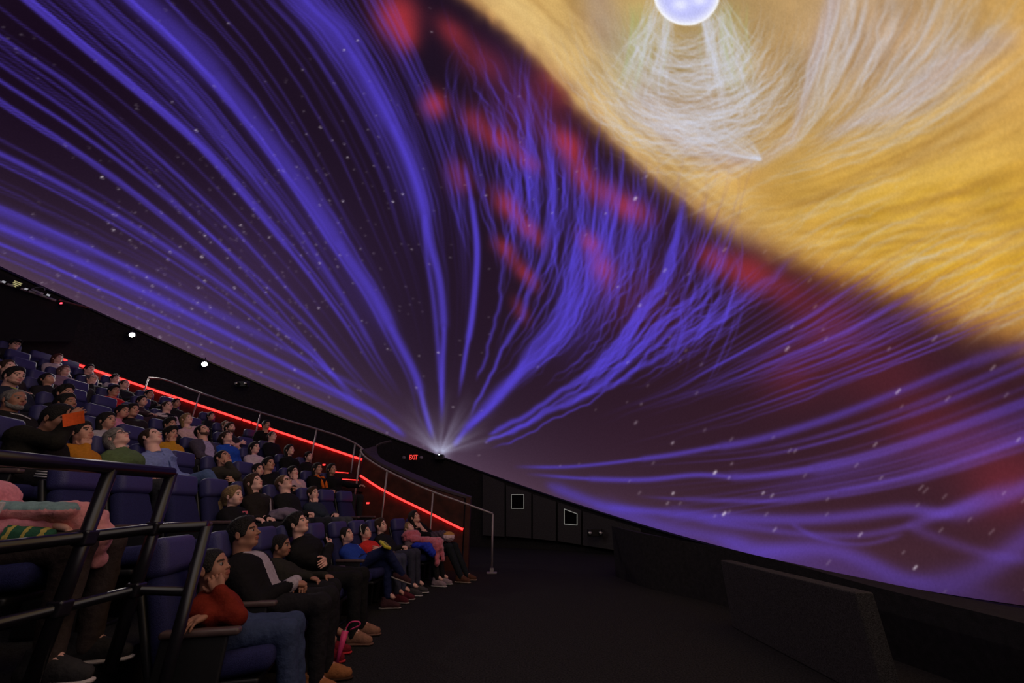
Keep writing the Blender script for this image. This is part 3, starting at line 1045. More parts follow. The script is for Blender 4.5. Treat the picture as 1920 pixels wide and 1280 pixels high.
# sloping cap of the parapet
outer = smooth_curve([at_y(x, y, LY - .02) for x, y in ((681, 842), (697, 856), (715, 868), (740, 880), (765, 892), (800, 906), (840, 919), (884, 932))], 36)
inner = smooth_curve([at_y(x, y, LY + .45) for x, y in ((706, 835), (709, 852), (722, 863), (742, 872), (771, 885), (800, 897), (840, 914), (884, 930))], 36)
Vc, Fc = [], []
for a, b in zip(outer, inner):
    Vc += [a, b, b - (0, 0, .05), a - (0, 0, .05)]
for i in range(len(outer) - 1):
    for c in range(4):
        Fc.append((4 * i + c, 4 * i + 4 + c, 4 * i + 4 + (c + 1) % 4, 4 * i + (c + 1) % 4))
l = 4 * (len(outer) - 1)
Fc += [(0, 1, 2, 3), (l + 3, l + 2, l + 1, l)]
tag(MB().add(Vc, Fc).build('trim_parapet_cap', M_cap), kind='structure')
tail = smooth_curve([at_y(*q_, 9.9) for q_ in ((706, 836), (716, 831), (733, 827))], 10)
tl = MB()
tl.tube(tail, .03, 6)
tag(tl.build('trim_parapet_tail', M_cap), kind='structure')


def rail_thing(name, label, path, posts, r=.022, mtl=None, foot=False, group=None):
    t = empty(name, path[0])
    base = np.array(path[0])
    mtl = mtl or M_steel
    MB().tube([p - base for p in path], r, 10).build('handrail', mtl, t, True)
    for a, b in posts:
        p = MB().tube([np.array(a) - base, np.array(b) - base], r * .8, 10).build('post', mtl, t, True)
        if foot:
            f = MB()
            f.box(np.array(b) - base + (0, 0, .008), (.14, .14, .016))
            f.box(np.array(b) - base + (0, 0, .045), (.06, .06, .07))
            f.build('base_plate', mtl, p)
    return tag(t, label, 'handrail', group)


def drop(x, y, Y, z):
    p = at_y(x, y, Y)
    return p, np.array([p[0], p[1], z])


def tier_at(x, y):
    r = math.hypot(x - XC, y - YC)
    k = int(math.floor((r - (R0 - .22 - .56)) / PIT))
    return tier(max(0, min(10, k)))


lp = smooth_curve([at_y(x, y, 9.02) for x, y in ((679, 841), (676.5, 846), (684, 856), (704, 870), (727, 883), (768, 903), (812, 922), (870, 943), (924, 963))], 44)
posts = []
for x, y in ((677, 846), (726, 883), (812, 922)):
    p = at_y(x, y, 9.02)
    posts.append((p, np.array([p[0], p[1], tier_at(p[0], p[1])])))
pe_ = at_y(924, 963, 9.0)
lower_rail = rail_thing('stair_handrail', 'curved steel handrail beside the front rows, its last post on the floor', lp, posts)
pl_ = at_z(917, 1075, 0.0)
base = lp[0]
endp = MB().tube([lp[-1] - base, np.array([lp[-1][0], lp[-1][1], 0.0]) - base], .02, 10).build('post', M_steel, lower_rail, True)
ft = MB()
ft.box(np.array([lp[-1][0], lp[-1][1], .008]) - base, (.20, .16, .016))
ft.box(np.array([lp[-1][0], lp[-1][1], .05]) - base, (.07, .07, .08))
ft.build('base_plate', M_steel, endp)
upth = smooth_curve([at_y(x, y, 10.12) for x, y in ((279, 708), (311, 712), (375, 736), (489, 773), (594, 804), (640, 819), (666, 831), (681, 842))], 44)
posts = []
for x, y in ((279, 708), (375, 736), (489, 773), (594, 804), (666, 832)):
    p = at_y(x, y, 10.12)
    posts.append((p, np.array([p[0], p[1], min(p[2] - .5, max(tier_at(p[0], p[1]), p[2] - 1.15))])))
rail_thing('stair_handrail', 'long steel handrail above the upper aisle light strip', upth, posts)

# red-lit stair nosings at the landing and small red aisle markers at the row ends
for i, (a, b) in enumerate((((630, 885), (656, 887)), ((645, 898.5), (675, 900.5)), ((650, 911), (673, 912)))):
    A, B = at_y(*a, 9.2), at_y(*b, 9.2)
    c = (A + B) / 2
    st = MB().box((c[0], c[1] + .1, c[2] - .06), (abs(B[0] - A[0]) + .1, .36, .10)).build('landing_step', M_tier)
    tag(st, ('top', 'middle', 'lowest')[i] + ' red-edged step of the landing behind the steel posts', 'step')
    MB().tube([A + (0, -.09, 0), B + (0, -.09, 0)], .008, 6).build('nosing_light', M_led, st)
for (x, y, Y), w in (((690, 943, 8.3), 'behind the empty end seat of the second row'), ((744, 983, 8.25), 'beside the last headrest of the front row'), ((608, 871, 8.85), 'between the two last people of the third row')):
    p = at_y(x, y, Y)
    e = empty('aisle_marker_light', p)
    MB().rbox((0, 0, 0), (.075, .03, .045), .008).build('housing', M_blackmetal, e)
    MB().rbox((0, -.012, 0), (.055, .02, .03), .006).build('lens', M_led, e)
    tag(e, 'small red aisle marker light ' + w, 'marker light', 'red aisle markers')

# EXIT sign with its two emergency lamps, over a dark doorway
ex0 = on_wall(775, 857.5, .93)
d_ = np.array([0, -1.0, 0])
sg = empty('exit_sign', ex0)
MB().rbox((0, .03, 0), (.36, .05, .21), .012).build('housing', mat('sign_black', (.01, .01, .01), .5), sg)
cu = bpy.data.curves.new('exit_text', 'FONT')
cu.body = 'EXIT'
cu.align_x, cu.align_y = 'CENTER', 'CENTER'
cu.size = .235
cu.extrude = .002
cu.offset = .004

tmp = bpy.data.objects.new('text_source', cu)
COL.objects.link(tmp)
bpy.context.view_layer.update()
tme = bpy.data.meshes.new_from_object(tmp.evaluated_get(bpy.context.evaluated_depsgraph_get()))
bpy.data.objects.remove(tmp)
tx = bpy.data.objects.new('lettering', tme)
COL.objects.link(tx)
tme.materials.clear()
tme.materials.append(glow('exit_red', (1.0, .06, .05), 1.15))
tx.parent = sg
tx.rotation_euler = (math.pi / 2, 0, 0)
tx.location = (0, -.004, 0)
tx.scale = (.62, 1, 1)
tag(sg, 'black sign with red lit EXIT lettering over the far doorway', 'exit sign')
M_lampgrey = mat('lamp_grey', (.30, .27, .30), .5)
for x, y, w in ((758, 857.5, 'left'), (790.5, 857.5, 'right')):
    e = empty('emergency_lamp', on_wall(x, y, .93))
    MB().tube([(0, .03, 0), (0, -.06, -.01)], .045, 10, .062).build('shade', M_lampgrey, e, True)
    MB().tube([(0, -.061, -.01), (0, -.064, -.01)], .05, 10).build('lens', mat('dull_lens', (.35, .33, .36), .2), e, True)
    tag(e, 'small grey emergency lamp just ' + w + ' of the exit sign', 'lamp', 'emergency lamps at the exit sign')
dw = slab([(712, 866), (836, 908), (836, 1000), (712, 1000)], .96, .99)
tag(dw.build('door_1', M_booth), kind='structure')


def twin_light(px, label, k):
    e = empty('emergency_light', on_wall(*px, k))
    MB().rbox((0, 0, 0), (.42, .10, .20), .02).build('battery_box', mat('sign_black', (.01, .01, .01), .5), e)
    for s in (-1, 1):
        h_ = MB().tube([(s * .15, -.03, .02), (s * .15, -.12, .0)], .05, 12, .06).build('lamp_head', M_blackmetal, e, True)
        MB().tube([(s * .15, -.121, 0), (s * .15, -.125, 0)], .045, 12).build('lens', mat('silver_lens', (.85, .85, .8), .25, .5), h_, True)
    return tag(e, label, 'emergency light')


twin_light((1115, 998), 'black twin-headed emergency light on the far dark wall panels', .955)
twin_light((455, 720), 'black twin-headed emergency light high on the wall above the long handrail', .965)

# the two bright work lamps on the back wall
for i, (x, y, w, s_) in enumerate(((247.5, 627.5, 'upper of the two bright white lamps under the back rim of the screen', 11), (383.5, 682.5, 'lower and brighter white lamp under the back rim of the screen', 16))):
    P = on_wall(x, y, .965)
    e = empty('spot_lamp', P)
    to = np.array([0.5, 3.5, 1.0]) - P
    to /= np.linalg.norm(to)
    MB().tube([-to * .24, to * .0], .085, 14, .105).build('lamp_can', M_blackmetal, e, True)
    MB().tube([to * .001, to * .012], .062 + .012 * i, 16).build('lens', glow('lamp_white' + str(i), (1.0, .93, .84), 40 + 30 * i), e, True)
    MB().tube([-to * .12, -to * .12 + np.array([0, .0, .22])], .014, 8).build('bracket', M_blackmetal, e, True)
    tag(e, w, 'lamp', 'work lamps on the back wall')
    ld = bpy.data.lights.new('work_light', 'SPOT')
    ld.energy = 150 + 90 * i
    ld.color = (1.0, .9, .8)
    ld.spot_size = 2.2
    ld.spot_blend = .6
    ld.shadow_soft_size = .08
    lo = bpy.data.objects.new('work_light', ld)
    COL.objects.link(lo)
    lo.parent = e
    lo.location = tuple(to * .03)
    lo.rotation_euler = Vector(to).to_track_quat('-Z', 'Y').to_euler()
# projector lens in the cove at the foot of the fan of rays
pp = rim_pt(0)
P = dome_hit(824, 849)
P = P + (CAM - P) / np.linalg.norm(CAM - P) * .25 + np.array([0, 0, -.09])
e = empty('cove_projector', P)
MB().rbox((0, .12, -.06), (.34, .30, .2), .03).build('body', M_blackmetal, e)
MB().tube([(0, 0, 0), (0, -.05, .03)], .06, 12).build('lens_barrel', M_blackmetal, e, True)
MB().tube([(0, -.051, .031), (0, -.055, .034)], .028, 12).build('lens', glow('projector_lens', (.75, .85, 1.0), 6), e, True)
tag(e, 'black cove projector whose small lens glows at the foot of the rays', 'projector')

# control booth at the back
bo = slab([(-160, 455), (0, 512), (152, 584), (136, 640), (-160, 640)], .965, .985)
tag(bo.build('wall_booth', M_booth), kind='structure')
ctr = [on_wall(x, y, .95) for x, y in ((-60, 505), (0, 528), (55, 546), (104, 563))]
cd = empty('control_desk', ctr[0])
b0 = ctr[0]
MB().tube([p - b0 for p in ctr], .028, 8).build('desk_edge', mat('desk_grey', (.30, .30, .33), .5), cd)
c2 = [on_wall(x, y, .95) for x, y in ((110, 562), (166, 577))]
MB().tube([p - b0 for p in c2], .022, 8).build('desk_edge', mat('desk_red', (.16, .06, .06), .5), cd)
tag(cd, 'grey front edge of the control desk at the back under the rim', 'desk')
kp = empty('button_panel', on_wall(31, 533, .942))
MB().rbox((0, .02, 0), (.26, .03, .17), .01, Matrix.Rotation(.35, 3, 'Y')).build('plate', M_booth, kp)
for i in range(7):
    for j in range(4):
        if i + j > 1 and i - j < 5:
            v = Matrix.Rotation(.35, 3, 'Y') @ Vector(((i - 3) * .034, -.005, (j - 1.5) * .036))
            MB().box(v, (.018, .008, .018)).build('button', glow('button_yellow', (.85, .75, .35), .5), kp)
tag(kp, 'small panel of pale yellow lit buttons on the control desk', 'button panel')
for i, (x0, y0, x1, y1) in enumerate(((2, 526.5, 12, 530), (45, 540, 53, 543), (86, 551.5, 95, 554.5))):
    a, b = on_wall(x0, y0, .942), on_wall(x1, y1, .942)
    c = (a + b) / 2
    e = empty('desk_monitor', c)
    rz = Matrix.Rotation(.35, 3, 'Y')
    MB().rbox((0, .02, 0), (np.linalg.norm(b - a) + .03, .03, .07), .008, rz).build('case', M_booth, e)
    MB().box((0, 0, 0), (np.linalg.norm(b - a), .008, .045), rz).build('screen', glow('monitor_white', (.75, .72, .8), .45), e)
    tag(e, ('pale desk monitor at the left end of the control desk', 'pale desk monitor beside the lit button panel', 'pale desk monitor right of the ring-shaped handle')[i], 'monitor', 'monitors on the control desk')
hd = empty('desk_speaker', on_wall(70, 546, .944))
MB().tube([np.array([.16 * math.cos(t), 0, .03 + .085 * math.sin(t)]) for t in np.linspace(-.1, 3.24, 14)], .008, 6).build('handle', mat('desk_grey', (.30, .30, .33), .5), hd)
MB().rbox((0, 0, -.01), (.30, .06, .045), .01, Matrix.Rotation(.35, 3, 'Y')).build('body', mat('pale_case', (.5, .48, .52), .5), hd)
tag(hd, 'flat pale case with a ring-shaped handle on the control desk', 'case')
rl = empty('status_light', on_wall(115, 568.5, .945))
MB().rbox((0, .02, 0), (.12, .04, .09), .01).build('housing', M_booth, rl)
MB().rbox((0, -.005, 0), (.055, .02, .04), .008).build('lens', glow('status_red', (1, .05, .08), 4), rl)
tag(rl, 'single red status light at the control booth', 'status light')

# ------------------------------------------------------------------ black guard rail on the left
TZ = 1.335
A = at_z(0, 858, TZ)
B = at_z(322, 887, TZ)
dirAB = (B - A)
Z0 = A - dirAB * 1.3
g = empty('guard_rail', (B[0], B[1], tier(1)))
gb = np.array([B[0], B[1], tier(1)])
Cc = at_y(388, 986, B[1] + .02)
zmid0, zmid1, zlow0, zlow1 = 1.00, 1.06, .74, .785


def gp(f, z):
    return np.array([A[0] + dirAB[0] * f, A[1] + dirAB[1] * f, z])


def seg(name, pts, r=.026):
    return MB().tube([np.array(p) - gb for p in pts], r, 10).build(name, M_blackmetal, g, True)


seg('top_rail', [gp(-1.3, TZ), gp(0, TZ), gp(1, TZ)], .03)
seg('middle_rail', [gp(-1.3, .95), gp(0, zmid0 + .01), gp(1, zmid1), Cc])
seg('lower_rail', [gp(-1.3, .69), gp(0, zlow0), gp(1, zlow1), np.array([Cc[0], Cc[1], zlow1 - .01])], .022)
fa = .565
for f in (-.35, fa, 1.0):
    seg('post', [gp(f, TZ), gp(f, tier(1))], .028)
seg('post', [Cc, np.array([Cc[0], Cc[1], 0.0])], .028)
for f in (fa, 1.0):
    for z in (np.interp(f, [0, 1], [zmid0, zmid1]), np.interp(f, [0, 1], [zlow0, zlow1])):
        p = gp(f, z)
        MB().rbox(p - gb, (.066, .066, .066), .012).build('rail_joint', M_blackmetal, g)
tag(g, 'black tubular guard rail with three bars at the near end of the rows', 'guard rail')

# ------------------------------------------------------------------ soft modelling: blended shapes -> one continuous skin
class Field:
    def __init__(self, lo, hi, h):
        self.lo = np.array(lo, float)
        self.h = h
        n = np.ceil((np.array(hi) - self.lo) / h).astype(int) + 2
        self.ax = [self.lo[i] + h * np.arange(n[i]) for i in range(3)]
        self.d = np.full(tuple(n), 1.0, np.float32)

    def _put(self, lo, hi, fn, k, op):
        sl = []
        for i in range(3):
            a = max(0, int((lo[i] - k - 2 * self.h - self.lo[i]) / self.h))
            b = min(self.d.shape[i], int((hi[i] + k + 2 * self.h - self.lo[i]) / self.h) + 2)
            if b <= a:
                return
            sl.append(slice(a, b))
        X = self.ax[0][sl[0]][:, None, None]
        Y = self.ax[1][sl[1]][None, :, None]
        Z = self.ax[2][sl[2]][None, None, :]
        nd = fn(X, Y, Z).astype(np.float32)
        cur = self.d[tuple(sl)]
        k = max(k, 1e-4)
        if op == '+':
            t = np.clip(.5 + .5 * (cur - nd) / k, 0, 1)
            res = cur * (1 - t) + nd * t - k * t * (1 - t)
        else:
            t = np.clip(.5 - .5 * (cur + nd) / k, 0, 1)
            res = cur * (1 - t) - nd * t + k * t * (1 - t)
        self.d[tuple(sl)] = res

    def cap(self, a, b, r1, r2=None, k=.02, op='+', flat=None):
        """tapered limb; flat=(axis vector, factor) squashes it along an axis"""
        a, b = np.array(a, float), np.array(b, float)
        r2 = r1 if r2 is None else r2
        ab = b - a
        L2 = max(ab @ ab, 1e-9)
        rm = max(r1, r2)

        def fn(X, Y, Z):
            px, py, pz = X - a[0], Y - a[1], Z - a[2]
            t = np.clip((px * ab[0] + py * ab[1] + pz * ab[2]) / L2, 0, 1)
            ex, ey, ez = px - t * ab[0], py - t * ab[1], pz - t * ab[2]
            if flat is not None:
                ax_, f = flat
                dt = ex * ax_[0] + ey * ax_[1] + ez * ax_[2]
                g = (1 / f - 1) * dt
                ex, ey, ez = ex + g * ax_[0], ey + g * ax_[1], ez + g * ax_[2]
            return np.sqrt(ex * ex + ey * ey + ez * ez) - (r1 + (r2 - r1) * t)
        self._put(np.minimum(a, b) - rm, np.maximum(a, b) + rm, fn, k, op)

    def ell(self, c, r, k=.02, op='+', rot=None):
        c, r = np.array(c, float), np.array(r, float)
        rm = r.max() if rot is not None else r

        def fn(X, Y, Z):
            x, y, z = X - c[0], Y - c[1], Z - c[2]
            if rot is not None:
                x, y, z = (rot[0, 0] * x + rot[1, 0] * y + rot[2, 0] * z, rot[0, 1] * x + rot[1, 1] * y + rot[2, 1] * z, rot[0, 2] * x + rot[1, 2] * y + rot[2, 2] * z)
            k0 = np.sqrt((x / r[0]) ** 2 + (y / r[1]) ** 2 + (z / r[2]) ** 2)
            k1 = np.sqrt((x / r[0] ** 2) ** 2 + (y / r[1] ** 2) ** 2 + (z / r[2] ** 2) ** 2) + 1e-9
            return k0 * (k0 - 1) / k1
        self._put(c - rm, c + rm, fn, k, op)

    def cut(self, fn):
        X = self.ax[0][:, None, None]
        Y = self.ax[1][None, :, None]
        Z = self.ax[2][None, None, :]
        self.d = np.maximum(self.d, fn(X, Y, Z).astype(np.float32))

    def ripple(self, amp, freq, seed=0):
        r = np.random.default_rng(seed)
        X = self.ax[0][:, None, None]
        Y = self.ax[1][None, :, None]
        Z = self.ax[2][None, None, :]
        w = 0
        for i in range(4):
            q = r.normal(0, 1, 3) * freq * (1 + .6 * i)
            w = w + np.sin(X * q[0] + Y * q[1] + Z * q[2] + r.uniform(0, 6)) / (1 + .5 * i)
        self.d = self.d + (amp * w).astype(np.float32)

    def net(self):
        d = self.d
        s = d < 0
        nx, ny, nz = d.shape
        acc = np.zeros((nx - 1, ny - 1, nz - 1, 3), np.float32)
        cnt = np.zeros((nx - 1, ny - 1, nz - 1), np.float32)
        for ax in range(3):
            o = [i for i in range(3) if i != ax]
            for u in (0, 1):
                for v in (0, 1):
                    s0, s1 = [None] * 3, [None] * 3
                    for q_, w in ((o[0], u), (o[1], v)):
                        s0[q_] = s1[q_] = slice(w, d.shape[q_] - 1 + w)
                    s0[ax], s1[ax] = slice(0, d.shape[ax] - 1), slice(1, d.shape[ax])
                    a, b = d[tuple(s0)], d[tuple(s1)]
                    m = (a < 0) != (b < 0)
                    t = np.where(m, a / np.where(m, a - b, 1), 0)
                    cnt += m
                    acc[..., ax] += t
                    acc[..., o[0]] += m * u
                    acc[..., o[1]] += m * v
        m = cnt > 0
        idx = np.full(m.shape, -1, np.int64)
        n = int(m.sum())
        idx[m] = np.arange(n)
        cell = np.argwhere(m)
        Vv = self.lo + self.h * (cell + acc[m] / cnt[m][:, None])
        faces = []
        for ax in range(3):
            u, v = (ax + 1) % 3, (ax + 2) % 3
            sl0, sl1 = [slice(None)] * 3, [slice(None)] * 3
            sl0[ax], sl1[ax] = slice(0, d.shape[ax] - 1), slice(1, d.shape[ax])
            for q_ in (u, v):
                sl0[q_] = sl1[q_] = slice(1, d.shape[q_] - 1)
            a, b = s[tuple(sl0)], s[tuple(sl1)]
            for mm, flip in ((a & ~b, False), (~a & b, True)):
                e = np.argwhere(mm)
                if not len(e):
                    continue
                e[:, u] += 1
                e[:, v] += 1
                def g(du, dv):
                    c = e.copy()
                    c[:, u] -= du
                    c[:, v] -= dv
                    return idx[c[:, 0], c[:, 1], c[:, 2]]
                q4 = np.stack([g(1, 1), g(0, 1), g(0, 0), g(1, 0)], 1)
                faces.append(q4[:, ::-1] if flip else q4)
        if not faces:
            return np.zeros((0, 3)), np.zeros((0, 4), int)
        return Vv, np.vstack(faces)


def uvsphere(c, r, nu=10, nv=6):
    Vv, Fq = [], []
    for j in range(nv + 1):
        ph = math.pi * j / nv
        for i in range(nu):
            th = 2 * math.pi * i / nu
            Vv.append((c[0] + r * math.cos(ph), c[1] + r * math.sin(ph) * math.cos(th), c[2] + r * math.sin(ph) * math.sin(th)))
    for j in range(nv):
        for i in range(nu):
            Fq.append((j * nu + i, j * nu + (i + 1) % nu, (j + 1) * nu + (i + 1) % nu, (j + 1) * nu + i))
    return np.array(Vv), np.array(Fq)


HEADS, HAIRS, HANDS, SHOES = {}, {}, {}, {}
HSTEPS = (.0062, .0086, .0110)


def head_mesh(sex, lod):
    """head and neck, x forward, y left, z up, origin between the ears. Material slots: skin, lips, brows, eye white, iris."""
    key = (sex, lod)
    if key in HEADS:
        return HEADS[key]
    F = Field((-.14, -.11, -.22), (.15, .11, .15), HSTEPS[lod])
    w = {'m': 1.0, 'f': .94, 'c': .97}[sex]
    F.ell((-.012, 0, .035), (.098, .077, .084), .02)
    F.ell((.034, 0, -.028), (.056, .060 * w, .086), .025)
    if sex == 'c':
        F.ell((.056, 0, -.080), (.028, .030, .022), .025)
        for s in (-1, 1):
            F.ell((.052, s * .036, -.036), (.030, .030, .032), .02)
            F.cap((.0, s * .046, -.05), (.05, s * .018, -.082), .018, .016, .02)
    else:
        F.ell((.060, 0, -.092), (.028, .028 * w, .020), .022)
        for s in (-1, 1):
            F.ell((.056, s * .036, -.024), (.028, .024, .024), .02)
            F.cap((.0, s * .050 * w, -.056), (.056, s * .018, -.094), .018, .014, .02)
    F.cap((.080, -.030, .016), (.080, .030, .016), .012 if sex == 'm' else .009, None, .014)
    nl = {'m': .86, 'f': .74, 'c': .5}[sex]
    F.cap((.086, 0, .006), (.092 + .022 * nl, 0, -.032), .007, .0115 * nl + .001, .012)
    for s in (-1, 1):
        F.ell((.096, s * .011, -.036), (.010, .008, .008), .006)
        F.ell((.098, s * .031, -.004), (.016, .015, .011), .010, '-')
        F.ell((-.006, s * .080, -.006), (.018, .008, .031), .006)
        F.ell((-.002, s * .088, -.004), (.008, .006, .017), .004, '-')
    F.ell((.089, 0, -.056), (.013, .022, .0075), .006)
    F.ell((.087, 0, -.069), (.012, .019, .0075), .006)
    nr = {'m': .058, 'f': .047, 'c': .044}[sex]
    F.cap((-.022, 0, -.05), (-.040, 0, -.21), nr, nr * 1.12, .03)
    Vv, Q = F.net()
    c = Vv[Q].mean(1)
    mi = np.zeros(len(Q), int)
    lip = (np.abs(c[:, 1]) < .023) & (c[:, 2] < -.049) & (c[:, 2] > -.077) & (c[:, 0] > .084)
    brow = (np.abs(c[:, 1]) > .011) & (np.abs(c[:, 1]) < .050) & (np.abs(c[:, 2] - .019 + .12 * (np.abs(c[:, 1]) - .03) ** 2 * 60) < .0065) & (c[:, 0] > .055)
    mi[lip] = 1
    mi[brow] = 2
    for s in (-1, 1):
        ev, ef = uvsphere((.0770, s * .031, -.004), .0128, 10, 8)
        ec = ev[ef].mean(1) - np.array((.0770, s * .031, -.004))
        em = np.where(ec[:, 0] > .0085, 4, 3)
        Q = np.vstack([Q, ef + len(Vv)])
        Vv = np.vstack([Vv, ev])
        mi = np.concatenate([mi, em])
    HEADS[key] = (Vv, Q, mi)
    return HEADS[key]


def hair_mesh(style, lod):
    key = (style, lod)
    if key in HAIRS:
        return HAIRS[key]
    F = Field((-.26, -.17, -.36), (.15, .17, .19), HSTEPS[lod] * 1.15)
    def face_cut(zr=.098, xo=.125):
        F.ell((xo, 0, -.02), (.085, .108, zr), .008, '-')
    if style in ('short', 'side', 'buzz', 'grey', 'top', 'receding'):
        t = {'buzz': .004, 'grey': .006, 'short': .008, 'side': .009, 'top': .007, 'receding': .006}[style]
        F.ell((-.014, 0, .036), (.098 + t, .077 + t, .085 + t), .01)
        F.cap((-.066, 0, -.01), (-.070, 0, -.055), .042, .032, .03)
        if style in ('short', 'side', 'top'):
            F.ell((.004, 0, .088), (.084, .062, .044), .03)
        if style in ('side', 'top'):
            F.ell((.045, .008, .102), (.050, .052, .025), .025)
        for s in (-1, 1):
            F.ell((.022, s * .068, .012), (.024, .014, .045), .015)
        face_cut({'receding': .112, 'grey': .106, 'buzz': .094}.get(style, .094), {'receding': .112, 'grey': .118}.get(style, .126))
        if style != 'buzz':
            F.ripple(.0016, 150, 3)
    elif style == 'curly':
        F.ell((-.018, 0, .046), (.114, .092, .098), .01)
        F.ell((.035, 0, .100), (.072, .066, .040), .03)
        F.cap((-.08, 0, .0), (-.085, 0, -.06), .05, .04, .03)
        F.ripple(.0042, 150, 3)
        face_cut(.092)
    else:
        F.ell((-.016, 0, .037), (.108, .087, .095), .01)
        F.ell((-.005, 0, .085), (.09, .07, .045), .03)
        if style in ('long', 'longthick', 'bob'):
            z1 = {'long': -.25, 'longthick': -.29, 'bob': -.12}[style]
            w_ = .048 if style == 'longthick' else .040
            for s in (-1, 1):
                F.cap((-.03, s * .052, .03), (-.055, s * .055, z1), w_ * .85, w_ * .6, .04)
                F.ell((.02, s * .068, .02), (.03, .015, .045), .015)
                F.ell((-.002, s * .094, -.012), (.020, .022, .030), .004, '-')
            F.cap((-.065, 0, .0), (-.075, 0, z1), .060, .046, .04)
        else:
            F.cap((-.07, 0, .0), (-.075, 0, -.05), .05, .04, .03)
            for s in (-1, 1):
                F.ell((.02, s * .068, .02), (.03, .015, .045), .015)
            if style in ('ponytail', 'headband'):
                F.cap((-.105, 0, .03), (-.160, 0, -.03), .030, .032, .02)
                F.cap((-.160, 0, -.03), (-.150, 0, -.15), .032, .016, .02)
            else:
                F.ell((-.110, 0, .06), (.046, .048, .045), .02)
        F.ripple(.0018, 130, 5)
        face_cut(.094, .128)
    if style not in ('long', 'longthick', 'bob'):
        F.cut(lambda X, Y, Z: np.minimum(-.022 - Z, X + .032) + 0 * Y)
        F.cut(lambda X, Y, Z: (-.082 - Z) * (X > -.12) - .0 + np.where(X > -.12, 0, -1) + 0 * Y)
        for s in (-1, 1):
            F.ell((-.006, s * .092, -.008), (.023, .022, .032), .004, '-')
    HAIRS[key] = F.net()
    return HAIRS[key]


def hand_mesh(pose, lod):
    """right-hand frame: x towards the fingertips, y towards the thumb, z out of the back of the hand; origin at the wrist"""
    key = (pose, lod)
    if key in HANDS:
        return HANDS[key]
    F = Field((-.06, -.07, -.11), (.22, .10, .06), (.0056, .0074, .0100)[lod])
    F.cap((-.05, 0, 0), (.01, 0, 0), .027, .025, .02, flat=((0, 0, 1), .78))
    F.cap((.018, -.018, 0), (.078, -.030, -.002), .019, .016, .016, flat=((0, 0, 1), .85))
    F.cap((.018, .016, 0), (.082, .030, -.002), .022, .017, .016, flat=((0, 0, 1), .85))
    F.cap((.05, -.02, 0), (.05, .02, 0), .022, .022, .02, flat=((0, 0, 1), .7))
    curl = {'relax': (.35, .75, .9), 'flat': (.08, .2, .25), 'fist': (1.0, 2.3, 3.2), 'cup': (.55, 1.15, 1.5)}[pose]
    for i, (y, L) in enumerate(((.031, .074), (.0105, .083), (-.0105, .077), (-.031, .060))):
        p = np.array([.084 - .004 * abs(i - 1), y, -.002])
        sp = (1.5 - i) * .055
        for j, (f, r) in enumerate(((.46, .0094), (.31, .0086), (.23, .0076))):
            a = curl[j] + .06 * i
            d_ = np.array([math.cos(a) * math.cos(sp), math.sin(sp) * math.cos(a), -math.sin(a)])
            q_ = p + d_ * L * f
            F.cap(p, q_, r, r * .93, .004)
            p = q_
    p = np.array([.022, .030, -.006])
    for d_, L, r in (((.62, .72, -.28), .040, .0125), ((.82, .42, -.38), .034, .0105), ((.93, .15, -.34), .026, .009)):
        d_ = np.array(d_) / np.linalg.norm(d_)
        q_ = p + d_ * L
        F.cap(p, q_, r, r * .92, .006)
        p = q_
    HANDS[key] = F.net()
    return HANDS[key]


def shoe_meshes(lod):
    if lod in SHOES:
        return SHOES[lod]
    h = (.0105, .015, .022)[lod]
    F = Field((-.11, -.08, -.11), (.24, .08, .10), h)
    F.cap((-.05, 0, -.045), (.16, 0, -.062), .045, .036, .03, flat=((0, 1, 0), .95))
    F.cap((-.035, 0, .03), (-.03, 0, -.04), .044, .045, .03)
    F.cap((.02, 0, -.01), (.10, 0, -.04), .036, .034, .03)
    F.cut(lambda X, Y, Z: (-.088 - Z) + 0 * (X + Y))
    F.cut(lambda X, Y, Z: (Z - .045) + 0 * (X + Y))
    up = F.net()
    G = Field((-.12, -.08, -.12), (.24, .08, -.05), h * (.85, .9, .8)[lod])
    G.cap((-.055, 0, -.087), (.165, 0, -.087), .052, .046, .01, flat=((0, 0, 1), .28))
    so = G.net()
    L_ = MB()
    for i in range(4):
        x = .035 + .026 * i
        L_.tube([(x, -.026, -.004 - .42 * (x - .035)), (x + .004, 0, .016 - .42 * (x - .035)), (x, .026, -.004 - .42 * (x - .035))], .0042, 5)
    SHOES[lod] = (up, so, (np.array(L_.V), L_.F))
    return SHOES[lod]


# ------------------------------------------------------------------ theatre seat (x forward, origin on the floor under the sitter's hips)
M_fab = mat('navy_seat_fabric', (.024, .025, .095), .85, noise=.35, nscale=160, bump=.35, bscale=260, spec=.15)
M_fab2 = mat('navy_headrest_vinyl', (.046, .045, .165), .50, noise=.15, nscale=120, bump=.25, bscale=220, spec=.4)
M_shell = mat('black_seat_shell', (.012, .012, .014), .45, noise=.2, nscale=30, spec=.5)
M_arm = mat('dark_wood_armrest', (.10, .062, .060), .38, noise=.25, nscale=25, spec=.5)
Rb = Matrix.Rotation(-math.radians(24), 3, 'Y')


def blk(c, size, r, rot=None):
    return MB().rbox(c, size, r, rot, 2)


